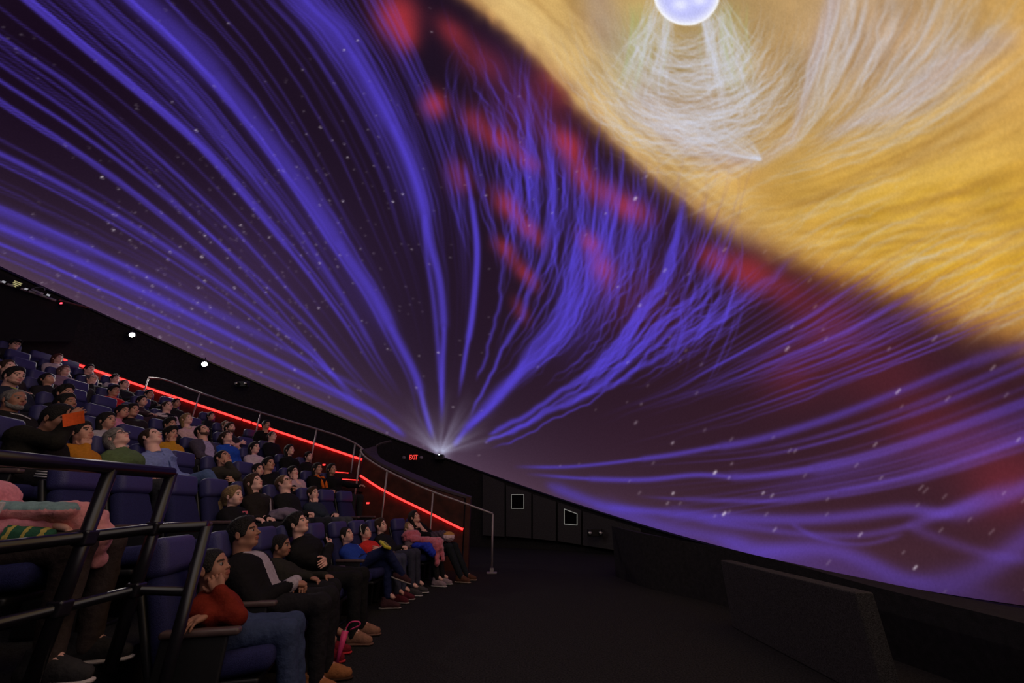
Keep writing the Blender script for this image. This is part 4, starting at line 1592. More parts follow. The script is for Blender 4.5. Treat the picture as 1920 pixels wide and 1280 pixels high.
def seat_parts():
    P = {}
    m = blk((.10, 0, .40), (.50, .47, .11), .045, Matrix.Rotation(-.10, 3, 'Y'))
    P['seat_cushion'] = m.mesh('seat_cushion', M_fab, True)
    m = blk((-.230, 0, .60), (.09, .47, .48), .04, Rb)
    m.V = [(x, y * (1 - .26 * min(1, max(0, (z - .42) / .40))), z) for x, y, z in m.V]
    P['backrest'] = m.mesh('backrest', M_fab, True)
    m = blk((-.340, 0, .905), (.120, .375, .205), .045, Matrix.Rotation(-math.radians(16), 3, 'Y'))
    P['headrest'] = m.mesh('headrest', M_fab2, True)
    m = MB()
    m.rbox((-.300, 0, .61), (.035, .46, .58), .016, Rb)
    m.V = [(x, y * (1 - .24 * min(1, max(0, (z - .42) / .40))), z) for x, y, z in m.V]
    m.rbox((.08, 0, .325), (.44, .42, .04), .015)
    P['shell'] = m.mesh('shell', M_shell, True)
    m = MB()
    m.rbox((.02, 0, .17), (.16, .10, .34), .02)
    m.rbox((.02, 0, .012), (.26, .20, .024), .008)
    P['pedestal'] = m.mesh('pedestal', M_shell, True)
    m = blk((.0, 0, .570), (.36, .062, .036), .016)
    P['armrest'] = m.mesh('armrest', M_arm, True)
    m = MB()
    m.rbox((-.02, 0, .285), (.30, .032, .55), .012)
    P['arm_panel'] = m.mesh('arm_panel', M_shell, True)
    return P


SEAT = seat_parts()
ORD = ['front', 'second', 'third', 'fourth', 'fifth', 'sixth', 'seventh', 'eighth', 'ninth', 'tenth', 'top']


def row_pos(k, lat, dr=0.0):
    th = lat / (R0 + PIT * k)
    r = R0 - .22 + PIT * k + dr
    return np.array([XC - r * math.cos(th), YC + r * math.sin(th), tier(k)]), -th


def add_seat(k, lat, label, last=False):
    P, yaw = row_pos(k, lat)
    t = empty('theatre_seat', P, yaw)
    for nm in ('pedestal', 'seat_cushion', 'shell', 'backrest', 'headrest'):
        link(nm, SEAT[nm], t)
    for s in ((-1, 1) if last else (-1,)):
        a = link('armrest', SEAT['armrest'], t, (0, s * .262, 0))
        link('arm_panel', SEAT['arm_panel'], a, (0, 0, 0))
    return tag(t, label, 'theatre seat', 'navy theatre seats in the rows')


# ------------------------------------------------------------------ people
SKIN = {'pale': (.86, .50, .43), 'light': (.76, .42, .345), 'tan': (.60, .31, .23), 'brown': (.38, .175, .115), 'dark': (.22, .10, .065)}
HAIRC = {'black': (.012, .010, .010), 'brown': (.045, .024, .014), 'auburn': (.12, .035, .02), 'blond': (.30, .19, .09), 'grey': (.22, .20, .19), 'sandy': (.15, .085, .045), 'mauve': (.16, .08, .08)}


def skin_mats(tone, hairc):
    b = SKIN[tone]
    return [mat('skin_' + tone, b, .55, noise=.08, nscale=30, spec=.35), mat('lips_' + tone, (b[0] * .85, b[1] * .58, b[2] * .60), .45, spec=.4),
            mat('brow_' + hairc, tuple(.5 * HAIRC[hairc][i] + .12 * b[i] for i in range(3)), .8), mat('eye_white', (.34, .29, .27), .45), mat('eye_dark', (.02, .012, .01), .2)]


def cloth(col):
    return mat('cloth_%d_%d_%d' % col, srgb(*col), .85, noise=.16, nscale=45, bump=.5, bscale=26, spec=.12)


def rot3(yaw=0, pitch=0, roll=0):
    """pitch > 0 looks up"""
    return np.array(Matrix.Rotation(yaw, 3, 'Z') @ Matrix.Rotation(-pitch, 3, 'Y') @ Matrix.Rotation(roll, 3, 'X'))


def ik(S, W, l1, l2, pole):
    d = W - S
    D_ = np.linalg.norm(d)
    if D_ > (l1 + l2) * .985:
        W = S + d / D_ * (l1 + l2) * .985
        d = W - S
        D_ = np.linalg.norm(d)
    d = d / D_
    a = (l1 * l1 - l2 * l2 + D_ * D_) / (2 * D_)
    h = math.sqrt(max(l1 * l1 - a * a, 1e-6))
    p = np.array(pole, float)
    p = p - d * (p @ d)
    p /= np.linalg.norm(p) + 1e-9
    return S + d * a + p * h, W


def frame(x, z):
    x = np.array(x, float) / np.linalg.norm(x)
    z = np.array(z, float)
    z = z - x * (z @ x)
    z /= np.linalg.norm(z) + 1e-9
    return np.stack([x, np.cross(z, x), z], 1)


SEATED = {}


def person(key, px, py, row, lat, sex, hair, hairc, tone, top, legs, label, arms='lap', pitch=30, yaw=0, roll=0, s=1.0, b=1.0, lod=None, shoe=(30, 28, 30), sole=(90, 86, 88), sleeve=True, topname='shirt', hs=None, dr=0.0, cross=False, knee=0.0, footf=0.0, collar=None, bare_leg=False, open_top=None):
    lod = (0 if row == 0 else 1 if row <= 2 else 2) if lod is None else lod
    # head centre: the sight line meets the row's arc
    d = ray(px, py)
    R = R0 + PIT * row + dr
    o2 = CAM[:2] - np.array([XC, YC])
    A_, B_, C_ = d[:2] @ d[:2], o2 @ d[:2], o2 @ o2 - R * R
    t = (-B_ + math.sqrt(B_ * B_ - A_ * C_)) / A_
    Hw = CAM + d * t
    O, yw = row_pos(row, lat)
    cy, sy = math.cos(-yw), math.sin(-yw)
    v = Hw - O
    H = np.array([cy * v[0] - sy * v[1], sy * v[0] + cy * v[1], v[2]])
    hs = hs or {'m': 1.0, 'f': .96, 'c': .90}[sex]
    yaw = yaw - (8 if row < 3 else 3)
    Rh = rot3(math.radians(yaw), math.radians(pitch), math.radians(roll))
    hip = np.array([0.0, 0, .50])
    N = H + Rh @ np.array([-.036, 0, -.150]) * hs
    tl = np.linalg.norm(N - hip)
    ts = tl / .52
    up = (N - hip) / tl
    lean_y = np.array([0, 1.0, 0]) - up * up[1]
    lean_y /= np.linalg.norm(lean_y)
    fwd = np.cross(lean_y, up)
    w = s * b
    C = hip + up * tl * .90 - fwd * .01
    # limbs
    sh = {}
    el, wr = {}, {}
    l1, l2 = .285 * s, .255 * s
    pal = {}
    for sd in (-1, 1):
        sh[sd] = C + lean_y * sd * .165 * w - up * .035 * s
        tgt = arms if isinstance(arms, str) else arms[0 if sd < 0 else 1]
        pole = np.array([-.3, sd * .8, -.9])
        pn = np.array([0, 0, 1.0])
        pose = 'relax'
        fdir = None
        if tgt == 'lap':
            W = np.array([.20 * s, sd * .045, hip[2] + .15 * s])
            fdir = np.array([.75, -sd * .62, -.15])
            pose = 'cup'
        elif tgt == 'knee':
            W = np.array([.30 * s, sd * .12, hip[2] + .13 * s])
            fdir = np.array([.95, -sd * .1, -.25])
        elif tgt == 'rest':
            W = np.array([.14, sd * .25, .625])
            fdir = np.array([1, -sd * .1, -.12])
        elif tgt == 'chin':
            W = H + Rh @ np.array([.078, sd * .050, -.200]) * hs
            pole = np.array([.6, sd * .5, -1.0])
            fdir = H + Rh @ np.array([.082, sd * .030, -.085]) * hs - W
            pn = Rh @ np.array([.75, sd * .65, .1])
            pose = 'cup'
        elif tgt == 'mouth':
            W = H + Rh @ np.array([.090, sd * .045, -.180]) * hs
            pole = np.array([.6, sd * .5, -1.0])
            fdir = H + Rh @ np.array([.092, sd * .025, -.055]) * hs - W
            pn = Rh @ np.array([.75, sd * .65, .1])
            pose = 'cup'
        elif tgt == 'neck':
            W = H + Rh @ np.array([.075, sd * .05, -.235]) * hs
            pole = np.array([1.0, sd * .35, -.7])
            fdir = np.array([-.75, -sd * .15, .45])
            pn = np.array([.3, sd * .8, .5])
        elif tgt == 'cheek':
            W = H + Rh @ np.array([.085, sd * .105, -.150]) * hs
            pole = np.array([.7, sd * .5, -1.0])
            fdir = H + Rh @ np.array([.045, sd * .078, -.01]) * hs - W
            pn = Rh @ np.array([.35, sd * .95, .0])
            pose = 'relax'
        elif tgt == 'cross':
            W = C + fwd * .19 * w - lean_y * sd * .10 * w - up * (.20 + .03 * sd) * s
            pole = np.array([.0, sd * 1.0, -.6])
            fdir = -lean_y * sd + fwd * .12 + up * .12
            pn = fwd
        elif tgt == 'back':
            W = H + Rh @ np.array([-.11, sd * .10, -.06]) * hs
            pole = np.array([.3, sd * 1.0, .2])
            fdir = np.array([-.6, -sd * .7, .1])
            pn = np.array([-.7, 0, .7])
        elif tgt == 'up':
            W = H + Rh @ np.array([.17, sd * .06, .0]) * hs
            pole = np.array([.7, sd * .6, -1.0])
            fdir = np.array([.1, -sd * .35, 1.0])
            pn = np.array([.4, sd * .9, .1])
        elif tgt == 'out':
            W = np.array([.34 * s, sd * .20, hip[2] + .26 * s])
            fdir = np.array([.9, -sd * .2, .15])
        elif tgt == 'across':
            W = np.array([-.02, -.205, .632])
            fdir = np.array([-.45, -.75, -.12])
            pole = np.array([.6, .5, -.6])
        elif tgt == 'ledge':
            W = np.array([-.02, sd * .235, .672])
            fdir = np.array([.55, sd * .42, -.35])
            pole = np.array([-.8, sd * .6, .4])
        el[sd], wr[sd] = ik(sh[sd], W, l1, l2, pole)
        pal[sd] = (fdir if fdir is not None else wr[sd] - el[sd], pn, pose)
    kn, an, tf = {}, {}, {}
    for sd in (-1, 1):
        kn[sd] = np.array([(.43 + knee) * s, sd * .115 * w, hip[2] + .03 - (.0 if s > .85 else .02)])
        an[sd] = np.array([kn[sd][0] + .05 + footf, sd * .125 * w, max(.10, kn[sd][2] - .42 * s)])
        tf[sd] = np.array([1.0, sd * .12, 0])
    if cross:
        kn[-1] = np.array([.44 * s, -.02, hip[2] + .17])
        an[-1] = np.array([.66 * s, .12, hip[2] - .10])
        tf[-1] = np.array([.9, .35, -.35])
    # ---- clothes
    ch = (.0135, .017, .023)[lod]
    lo = np.array([-.62, -.42, .0])
    hi = np.array([.95, .42, 1.45])
    for p in list(el.values()) + list(wr.values()):
        lo = np.minimum(lo, p - .1)
        hi = np.maximum(hi, p + .1)
    lo[2] = max(lo[2], .2)

    def torso(F, g):
        F.cap(hip - lean_y * .075 * w + up * .02, hip + lean_y * .075 * w + up * .02, .118 * b + g, None, .05, flat=(fwd, .92))
        m1 = hip + up * tl * .34 + fwd * .012
        F.cap(m1 - lean_y * .065 * w, m1 + lean_y * .065 * w, (.108 if sex != 'f' else .098) * b * (s * .4 + .6) + g, None, .06, flat=(fwd, .95))
        m2 = hip + up * tl * .66 + fwd * .008
        F.cap(m2 - lean_y * .085 * w, m2 + lean_y * .085 * w, .108 * b * s + g, None, .06, flat=(fwd, .95))
        if sex == 'f':
            F.cap(m2 + fwd * .06 - lean_y * .065 * w, m2 + fwd * .06 + lean_y * .065 * w, .066 * w + g, None, .05)
        F.cap(sh[-1] * .9 + sh[1] * .1 + up * .012, sh[1] * .9 + sh[-1] * .1 + up * .012, .060 * s + g, None, .05)
        F.cap(C - up * .03, C + (N - C) * .75, .066 * s + g, .052 * hs + g, .035)

    def arm(F, sd, g, frac=1.0):
        F.cap(sh[sd], el[sd], .054 * w + g, .044 * w + g, .03)
        if frac > .99:
            F.cap(el[sd], el[sd] + (wr[sd] - el[sd]) * .97, .044 * w + g, .033 * w + g, .02)

    def legs_(F, g, to=1.0):
        F.cap(hip - lean_y * .07 * w, hip + lean_y * .07 * w, .120 * b + g, None, .05)
        for sd in (-1, 1):
            F.cap(hip + lean_y * sd * .085 * w, kn[sd], .086 * b * (.5 + .5 * s) + g, .060 * (.4 + .6 * s) + g, .04)
            F.cap(kn[sd], kn[sd] + (an[sd] - kn[sd]) * to, .060 * (.4 + .6 * s) + g, .042 * (.5 + .5 * s) + g, .03)

    root = None
    mats_ = skin_mats(tone, hairc)
    Vv, Q, mi = head_mesh(sex, lod)
    Vs, Qs, Ms = [(Vv * hs) @ Rh.T + H], [Q], [mi]
    off = len(Vv)
    for sd in (-1, 1):
        hv, hq = hand_mesh(pal[sd][2], lod)
        fr = frame(pal[sd][0], pal[sd][1])
        hv = hv.copy()
        q_ = hq
        if sd > 0:           # left hand mirrors the right
            hv[:, 1] *= -1
            q_ = hq[:, ::-1]
        k_ = .92 * (.45 + .55 * s)
        Vs.append((hv * k_) @ fr.T + wr[sd])
        Qs.append(q_ + off)
        Ms.append(np.zeros(len(q_), int))
        off += len(hv)
    F = Field(np.minimum(lo, [-.6, -.4, .04]), hi, (.028, .03, .034)[lod])
    torso(F, -.014)
    for sd in (-1, 1):
        arm(F, sd, -.004 if not sleeve else -.012)
    legs_(F, -.012, .98)
    for sd in (-1, 1):
        F.cap(an[sd], an[sd] + tf[sd] * .10 * s + np.array([0, 0, -.05]), .036 * s, .03, .03)
    bv, bq = F.net()
    Vs.append(bv)
    Qs.append(bq + off)
    Ms.append(np.zeros(len(bq), int))
    me = mk_mesh('person', np.vstack(Vs), np.vstack(Qs), mats_, np.concatenate(Ms), True)
    root = link('person', me, None, O, yw)
    tag(root, label, 'person', 'audience looking up at the dome')
    # top
    F = Field(lo, hi, ch)
    torso(F, .010)
    for sd in (-1, 1):
        arm(F, sd, .010, 1.0 if sleeve else .0)
    F.ripple(.0022, 34, hash(key) % 97 if False else sum(map(ord, key)))
    tv, tq = F.net()
    tmats = [cloth(top)]
    tmi = None
    if open_top is not None:
        tmats.append(cloth(open_top))
        c = tv[tq].mean(1) - C
        tmi = ((c @ fwd > .055) & (np.abs(c @ lean_y) < .075 + .02 * np.clip(-(c @ up) / .3, 0, 1)) & (c @ up > -.42)).astype(int)
    o = link(topname, mk_mesh(topname, tv, tq, tmats, tmi, True), root)
    if collar is not None:
        cm = MB()
        rr_ = .066 * hs
        cc = C + (N - C) * .62
        ring_ = [cc + (math.cos(a) * fwd * 1.05 + math.sin(a) * lean_y) * rr_ * 1.12 - up * .02 * math.cos(a) for a in np.linspace(0, 2 * math.pi, 15)]
        cm.tube(ring_, .011, 6).build('collar', cloth(collar), root, True)
    # trousers
    F = Field((-.22, -.36, .03), (max(.75, an[1][0] + .12, an[-1][0] + .12), .36, .72), ch * (1.15, 1.3, 1.45)[lod])
    legs_(F, .010, .55 if bare_leg else 1.07)
    F.ripple(.002, 36, 5 + sum(map(ord, key)))
    pv, pq = F.net()
    link('trousers' if not bare_leg else 'shorts', mk_mesh('trousers', pv, pq, [cloth(legs)], None, True), root)
    # shoes
    upm, som, lac = shoe_meshes(lod)
    for sd in (-1, 1):
        fr = frame(tf[sd], (0, 0, 1))
        k_ = .55 + .45 * s
        pos = an[sd] + np.array([0, 0, .0])
        if not (cross and sd < 0):
            pos[2] = .100 * k_
        T = lambda a: (a * k_) @ fr.T + pos
        so_ = link('shoe', mk_mesh('shoe', T(upm[0]), upm[1], [cloth(shoe)], None, True), root)
        link('sole', mk_mesh('sole', T(som[0]), som[1], [cloth(sole)], None, True), so_)
        if lod < 2:
            link('laces', mk_mesh('laces', T(lac[0]), lac[1], [cloth(sole)], None, True), so_)
    if hair and hair != 'bald':
        hv, hq = hair_mesh(hair, lod)
        link('hair', mk_mesh('hair', (hv * hs) @ Rh.T + H, hq, [mat('hair_' + hairc, HAIRC[hairc], .6, noise=.5, nscale=90, bump=.8, bscale=140, spec=.35)], None, True), root)
    SEATED[key] = dict(root=root, H=H, Rh=Rh, hs=hs, C=C, N=N, up=up, fwd=fwd, lean=lean_y, wr=wr, el=el, sh=sh, kn=kn, an=an, hip=hip, s=s, w=w, O=O, yaw=yw, lod=lod, row=row, lat=lat)
    return root


def glasses(key, col=(.02, .02, .02)):
    q_ = SEATED[key]
    T = lambda p: q_['Rh'] @ (np.array(p) * q_['hs']) + q_['H']
    m = MB()
    for s in (-1, 1):
        m.tube([T((.104, s * .032 + .024 * math.cos(a), -.006 + .018 * math.sin(a))) for a in np.linspace(0, 2 * math.pi, 13)], .0026, 5)
        m.tube([T((.102, s * .056, -.002)), T((.05, s * .080, .002)), T((.0, s * .086, .0))], .0026, 5)
    m.tube([T((.106, -.009, -.003)), T((.106, .009, -.003))], .0026, 5)
    return m.build('glasses', mat('glasses_frame', col, .3, spec=.5), q_['root'], True)


def beard(key, hairc, thin=1.0, mixs=.0):
    q_ = SEATED[key]
    F = Field((-.02, -.09, -.15), (.14, .09, .0), HSTEPS[q_['lod']])
    g = .004 * thin
    F.ell((.060, 0, -.090), (.030 + g, .032 + g, .024 + g), .02)
    for s in (-1, 1):
        F.cap((.006, s * .058, -.03), (.03, s * .047, -.072), .010 + g, .016 + g, .02)
        F.cap((.03, s * .047, -.072), (.060, s * .018, -.095), .015 + g, .018 + g, .02)
        F.cap((.099, s * .004, -.0485), (.086, s * .026, -.060), .0055, .0055, .006)
    F.ell((.098, 0, -.062), (.024, .022, .0105), .005, '-')
    v, q4 = F.net()
    hc = HAIRC[hairc]
    sk = np.array(q_['root'].data.materials[0].node_tree.nodes['Principled BSDF'].inputs['Base Color'].default_value)[:3]
    col = tuple(float(a * (1 - mixs) + b * mixs) for a, b in zip(hc, sk))
    return link('beard', mk_mesh('beard', (v * q_['hs']) @ q_['Rh'].T + q_['H'], q4, [mat('beard_%s_%.1f_%.2f' % (hairc, mixs, sk[0]), col, .7, noise=.4, nscale=90, bump=.6, bscale=140)], None, True), q_['root'])

# ------------------------------------------------------------------ who sits where
BLK_, NAVY, JEAN, DGREY = (26, 24, 27), (36, 40, 70), (58, 68, 98), (62, 60, 66)
PEOPLE = [
    # key, px, py, row, sex, hair, hair colour, skin, top, legs, short description, options
    ('boyA', 395, 1066, 0, 'c', 'buzz', 'black', 'brown', (118, 38, 26), JEAN, 'boy in a rust red sweater', 'boy in a rust red sweater, cheek propped on his hand at the row end', dict(arms=('cheek', 'across'), pitch=24, yaw=-2, s=.78, dr=-.10, hs=.93, topname='sweater', shoe=(44, 44, 48), sole=(150, 146, 150), knee=.04, footf=.03)),
    ('big', 457, 1001, 0, 'm', 'short', 'black', 'brown', BLK_, (34, 32, 36), 'boy in black jacket and grey shirt', 'stocky boy in a black jacket over a pale grey shirt, front row', dict(arms='lap', pitch=22, yaw=2, hs=.97, s=1.0, b=1.16, topname='jacket', open_top=(170, 158, 170), shoe=(150, 96, 62), sole=(60, 40, 30))),
    ('kid', 525, 1024, 0, 'c', 'buzz', 'black', 'brown', (46, 44, 40), (34, 32, 36), 'small child beside the stocky boy', 'small child in dark clothes leaning forward beside the stocky boy', dict(arms='knee', pitch=12, yaw=10, s=.74, hs=.86, shoe=(120, 30, 44), sole=(190, 50, 60))),
    ('wom', 557, 983, 0, 'f', 'bun', 'black', 'light', (28, 27, 28), (30, 29, 31), 'dark-haired woman in black, arms folded', 'dark-haired woman in a black cardigan with folded arms, front row', dict(arms='cross', pitch=32, yaw=2, b=1.12, topname='cardigan', shoe=(140, 100, 84), sole=(110, 80, 70))),
    ('blue', 648, 1004, 0, 'c', 'buzz', 'black', 'light', (40, 66, 160), (34, 40, 78), 'boy in a blue vest', 'boy with cropped hair in a bright blue vest over black', dict(arms='lap', pitch=30, yaw=2, s=.80, hs=.92, topname='vest', shoe=(70, 44, 50), sole=(150, 140, 140), collar=BLK_, cross=True)),
    ('red', 683, 999, 0, 'c', 'headband', 'black', 'light', (214, 52, 50), (66, 68, 90), 'child in red shirt with pale headband', 'child with a pale headband and a red T-shirt, arms folded', dict(arms='cross', pitch=30, yaw=4, s=.82, hs=.92, sleeve=False, topname='t_shirt', shoe=(92, 36, 48), sole=(170, 160, 160))),
    ('boy', 713, 986, 0, 'c', 'short', 'brown', 'pale', (32, 32, 36), (58, 58, 74), 'brown-haired boy in black', 'brown-haired boy in a black sweater beside the child in red', dict(arms='lap', pitch=24, yaw=6, s=.86, hs=.94, topname='sweater', shoe=(70, 66, 70), sole=(180, 174, 176))),
    ('blond', 766, 991, 0, 'c', 'short', 'blond', 'pale', (120, 100, 112), (36, 34, 38), 'slumped fair-haired child', 'fair-haired child slumped far back under a mauve coat', dict(arms='lap', pitch=52, yaw=0, roll=-6, s=.84, hs=.90, shoe=(150, 130, 140), sole=(190, 184, 186), footf=.06, knee=.05)),
    ('ew', 777, 970, 0, 'f', 'long', 'black', 'light', (26, 26, 28), (34, 38, 44), 'woman in a black top at the far row end', 'woman in a black T-shirt, hand at her neck, far end of front row', dict(arms=('neck', 'knee'), pitch=34, yaw=2, sleeve=False, topname='t_shirt', shoe=(96, 62, 50), sole=(160, 140, 130), footf=.20, knee=.06)),
    ('pink', -66, 852, 1, 'f', 'long', 'brown', 'light', (214, 138, 150), (66, 56, 54), 'person in pink at the left edge', 'person in a pink hooded jacket cut off by the left edge of view', dict(arms=('knee', 'knee'), pitch=20, b=1.1, lod=0, topname='jacket', shoe=(50, 48, 50), sole=(190, 178, 178))),
    ('p43', 437, 931, 1, 'c', 'ponytail', 'blond', 'pale', (28, 27, 31), (34, 34, 40), 'blonde girl', 'blonde girl in a black hoodie with pink lettering', dict(arms='knee', pitch=20, yaw=2, s=.82, hs=.93, topname='hoodie', dr=-.10)),
    ('p44', 475, 906, 1, 'f', 'longthick', 'brown', 'pale', (40, 35, 34), (60, 56, 62), 'long-haired woman', 'long-haired woman in a dark quilted coat with a grey strap', dict(arms='lap', pitch=34, yaw=0, topname='coat')),
    ('p45', 532, 906, 1, 'm', 'grey', 'sandy', 'pale', (33, 34, 36), (40, 42, 50), 'man with glasses in black shirt', 'short-haired man with glasses in a black polo shirt, second row', dict(arms='lap', pitch=36, yaw=2, topname='polo_shirt')),
    ('p46', 586, 926, 1, 'c', 'short', 'brown', 'pale', (48, 56, 70), (70, 74, 84), 'boy resting chin on dark blue cuff', 'boy in a dark blue sweater, chin resting on his fist', dict(arms=('chin', 'lap'), pitch=22, yaw=-4, s=.88, topname='sweater')),
    ('p10', 106, 786, 2, 'm', 'short', 'black', 'brown', (34, 32, 28), (36, 34, 38), 'man in black hooded jacket', 'man in a black hooded jacket leaning forward behind the orange paper', dict(arms=('up', 'lap'), pitch=-4, yaw=4, dr=-.16, b=1.15, topname='jacket')),
    ('p11', 152, 812, 2, 'c', 'short', 'black', 'tan', (190, 124, 40), (50, 46, 50), 'child in mustard sweater', 'child in a mustard sweater, one hand raised, half hidden', dict(arms=('chin', 'lap'), pitch=26, s=.86, topname='sweater')),
    ('p27', 219, 823, 2, 'f', 'bob', 'grey', 'pale', (92, 112, 76), (60, 60, 66), 'grey-haired woman with glasses', 'grey-haired woman with glasses in a green jacket, face tipped far up', dict(arms='lap', pitch=50, yaw=2, topname='jacket', collar=(84, 96, 66))),
    ('p28', 283, 821, 2, 'm', 'receding', 'brown', 'pale', (126, 140, 196), (84, 104, 150), 'man in light blue shirt', 'man in a light blue button shirt with one leg crossed in jeans', dict(arms='lap', pitch=42, yaw=2, b=1.08, collar=(118, 132, 186), cross=True)),
    ('p37', 417, 859, 2, 'm', 'buzz', 'black', 'tan', (58, 55, 50), (50, 48, 50), 'man with face on his arm', 'man in a charcoal coat resting his face on his raised arm', dict(arms=('mouth', 'cross'), pitch=38, yaw=-2, topname='coat', b=1.1)),
    ('p38', 483, 882, 2, 'c', 'short', 'black', 'light', (30, 28, 30), (34, 34, 40), 'child between coat man and smiling man', 'dark-haired child between the coated man and the smiling man', dict(pitch=24, yaw=-6, s=.85)),
    ('p39', 503, 871, 2, 'm', 'short', 'black', 'tan', (26, 26, 27), (36, 36, 40), 'smiling man in black turtleneck', 'smiling man in a black turtleneck, third row', dict(pitch=24, yaw=-4, collar=(24, 24, 25), topname='sweater')),
    ('p40', 549, 886, 2, 'f', 'bun', 'black', 'pale', (200, 168, 178), (46, 46, 52), 'woman with hand at mouth', 'dark-haired woman in a pale T-shirt with her hand at her mouth', dict(arms=('mouth', 'lap'), pitch=24, yaw=-4, sleeve=False, topname='t_shirt')),
    ('p41', 595, 879, 2, 'f', 'long', 'black', 'tan', (26, 25, 26), (40, 38, 40), 'person with orange scarf', 'person with long black hair wearing an orange scarf', dict(pitch=18, yaw=-4)),
    ('p42', 622, 880, 2, 'f', 'long', 'black', 'tan', (24, 24, 26), (40, 40, 44), 'dark-haired woman at the landing', 'dark-haired woman in black at the end of row by the landing', dict(arms=('rest', 'out'), pitch=20, yaw=-6)),
    ('p4', 25, 751, 3, 'm', 'grey', 'grey', 'brown', (34, 32, 32), (40, 40, 44), 'old bearded man', 'old man with grey hair and beard in a black piped jacket', dict(pitch=16, yaw=-6, b=1.08, topname='jacket')),
    ('p9', 123, 757, 3, 'f', 'short', 'black', 'brown', (40, 36, 38), (40, 40, 44), 'person hidden behind orange paper', 'person whose forehead shows above the head of the man with orange paper', dict(pitch=20)),
    ('p26', 200, 790, 3, 'c', 'long', 'black', 'tan', (176, 168, 178), (50, 50, 56), 'girl in grey hooded jacket', 'girl in a pale grey hooded jacket behind the woman with glasses', dict(pitch=22, yaw=-2, s=.92, hs=.94, topname='hoodie')),
    ('p29', 320, 814, 3, 'c', 'curly', 'black', 'tan', (204, 146, 48), (40, 40, 44), 'boy in yellow with hand at mouth', 'boy in a yellow shirt with his hand over his mouth', dict(arms=('mouth', 'lap'), pitch=16, yaw=-4, s=.92)),
    ('p30', 379, 809, 3, 'm', 'receding', 'black', 'light', (78, 72, 90), (60, 58, 66), 'bearded man in grey blazer', 'balding bearded man in a grey blazer and lilac shirt', dict(arms=('knee', 'lap'), pitch=38, yaw=-2, topname='blazer', open_top=(176, 164, 200))),
    ('p31', 424, 821, 3, 'f', 'bun', 'brown', 'pale', (40, 82, 186), (44, 44, 60), 'woman in vivid blue', 'woman with dark pinned hair in a vivid blue blouse', dict(pitch=40, yaw=-2, topname='blouse')),
    ('p32', 477, 840, 3, 'f', 'long', 'black', 'pale', (206, 186, 200), (44, 44, 50), 'girl in white jacket', 'girl with long black hair in a white patterned jacket', dict(pitch=20, yaw=-6, s=.95, topname='jacket')),
    ('p35', 543, 844, 3, 'f', 'longthick', 'black', 'pale', (26, 26, 28), (40, 40, 44), 'woman with very long black hair', 'woman with very long black hair in a black sweater', dict(pitch=20, yaw=-4, topname='sweater')),
    ('p36', 578, 856, 3, 'c', 'short', 'black', 'pale', (30, 28, 30), (40, 40, 44), 'boy near the aisle post', 'dark-haired boy in black beside the steel aisle post, fourth row', dict(pitch=16, yaw=-4, s=.92)),
    ('p3', 26, 706, 4, 'm', 'short', 'black', 'light', (40, 44, 60), (40, 40, 50), 'man with neon collar', 'man with a short beard and neon yellow collar', dict(pitch=10, yaw=-6, b=1.1, collar=(190, 220, 60), topname='track_jacket')),
    ('p8', 121, 739, 4, 'm', 'curly', 'black', 'tan', (30, 30, 32), (40, 40, 44), 'young man with thick black hair', 'young man with thick black hair and stubble looking up', dict(pitch=24, yaw=-2)),
    ('p19', 229, 772, 4, 'c', 'short', 'black', 'tan', (216, 140, 168), (60, 56, 66), 'small child in pink', 'small child in a pink top beside the smiling woman', dict(pitch=12, yaw=-4, s=.82, hs=.92)),
    ('p20', 248, 770, 4, 'f', 'long', 'black', 'tan', (44, 38, 42), (40, 40, 44), 'smiling woman', 'smiling dark-haired woman next to the small child in pink', dict(pitch=20, yaw=-8)),
    ('p29b', 318, 797, 4, 'm', 'curly', 'black', 'tan', (40, 38, 42), (40, 40, 44), 'person behind boy in yellow', 'person half hidden behind the boy in the yellow shirt', dict(pitch=22)),
    ('p23', 350, 787, 4, 'f', 'bob', 'blond', 'pale', (214, 176, 184), (60, 56, 66), 'blonde woman in pink sweater', 'blonde woman in a pale pink sweater', dict(pitch=34, yaw=-2, topname='sweater', collar=(214, 190, 170))),
    ('p25', 431, 803, 4, 'm', 'short', 'brown', 'pale', (44, 42, 48), (40, 40, 44), 'bearded man with arms folded', 'brown-bearded man with bare forearms folded, fifth row', dict(arms='cross', sleeve=False, pitch=26, yaw=-2, topname='t_shirt')),
    ('p34', 510, 818, 4, 'm', 'buzz', 'black', 'pale', (28, 28, 34), (40, 40, 44), 'boy in dark hoodie', 'boy in a dark hoodie below the moustached young man', dict(pitch=26, yaw=-2, s=.95, topname='hoodie')),
    ('p2', 13, 690, 5, 'f', 'short', 'brown', 'pale', (50, 44, 48), (40, 40, 44), 'pale face at the left edge', 'person with pale upturned face at the left edge behind the neon collar', dict(pitch=34)),
    ('p5', 88, 713, 5, 'c', 'short', 'black', 'tan', (40, 38, 44), (40, 40, 44), 'reclining boy', 'dark-haired boy lying far back in his seat', dict(pitch=44, yaw=-2, s=.92)),
    ('p18', 266, 753, 5, 'c', 'short', 'black', 'light', (66, 48, 56), (40, 40, 44), 'child with open mouth', 'child with arm stretched out and mouth wide open', dict(arms=('out', 'out'), pitch=22, yaw=-4, s=.92)),
    ('p21', 313, 762, 5, 'm', 'buzz', 'brown', 'pale', (206, 190, 196), (50, 50, 56), 'man in striped shirt', 'man with cropped hair in a black and white striped shirt', dict(pitch=28, yaw=-2, open_top=(50, 48, 56))),
    ('p25b', 423, 798, 5, 'm', 'grey', 'sandy', 'pale', (50, 46, 50), (40, 40, 44), 'person behind brown-bearded man', 'fair-skinned person half hidden behind the brown-bearded man', dict(pitch=26)),
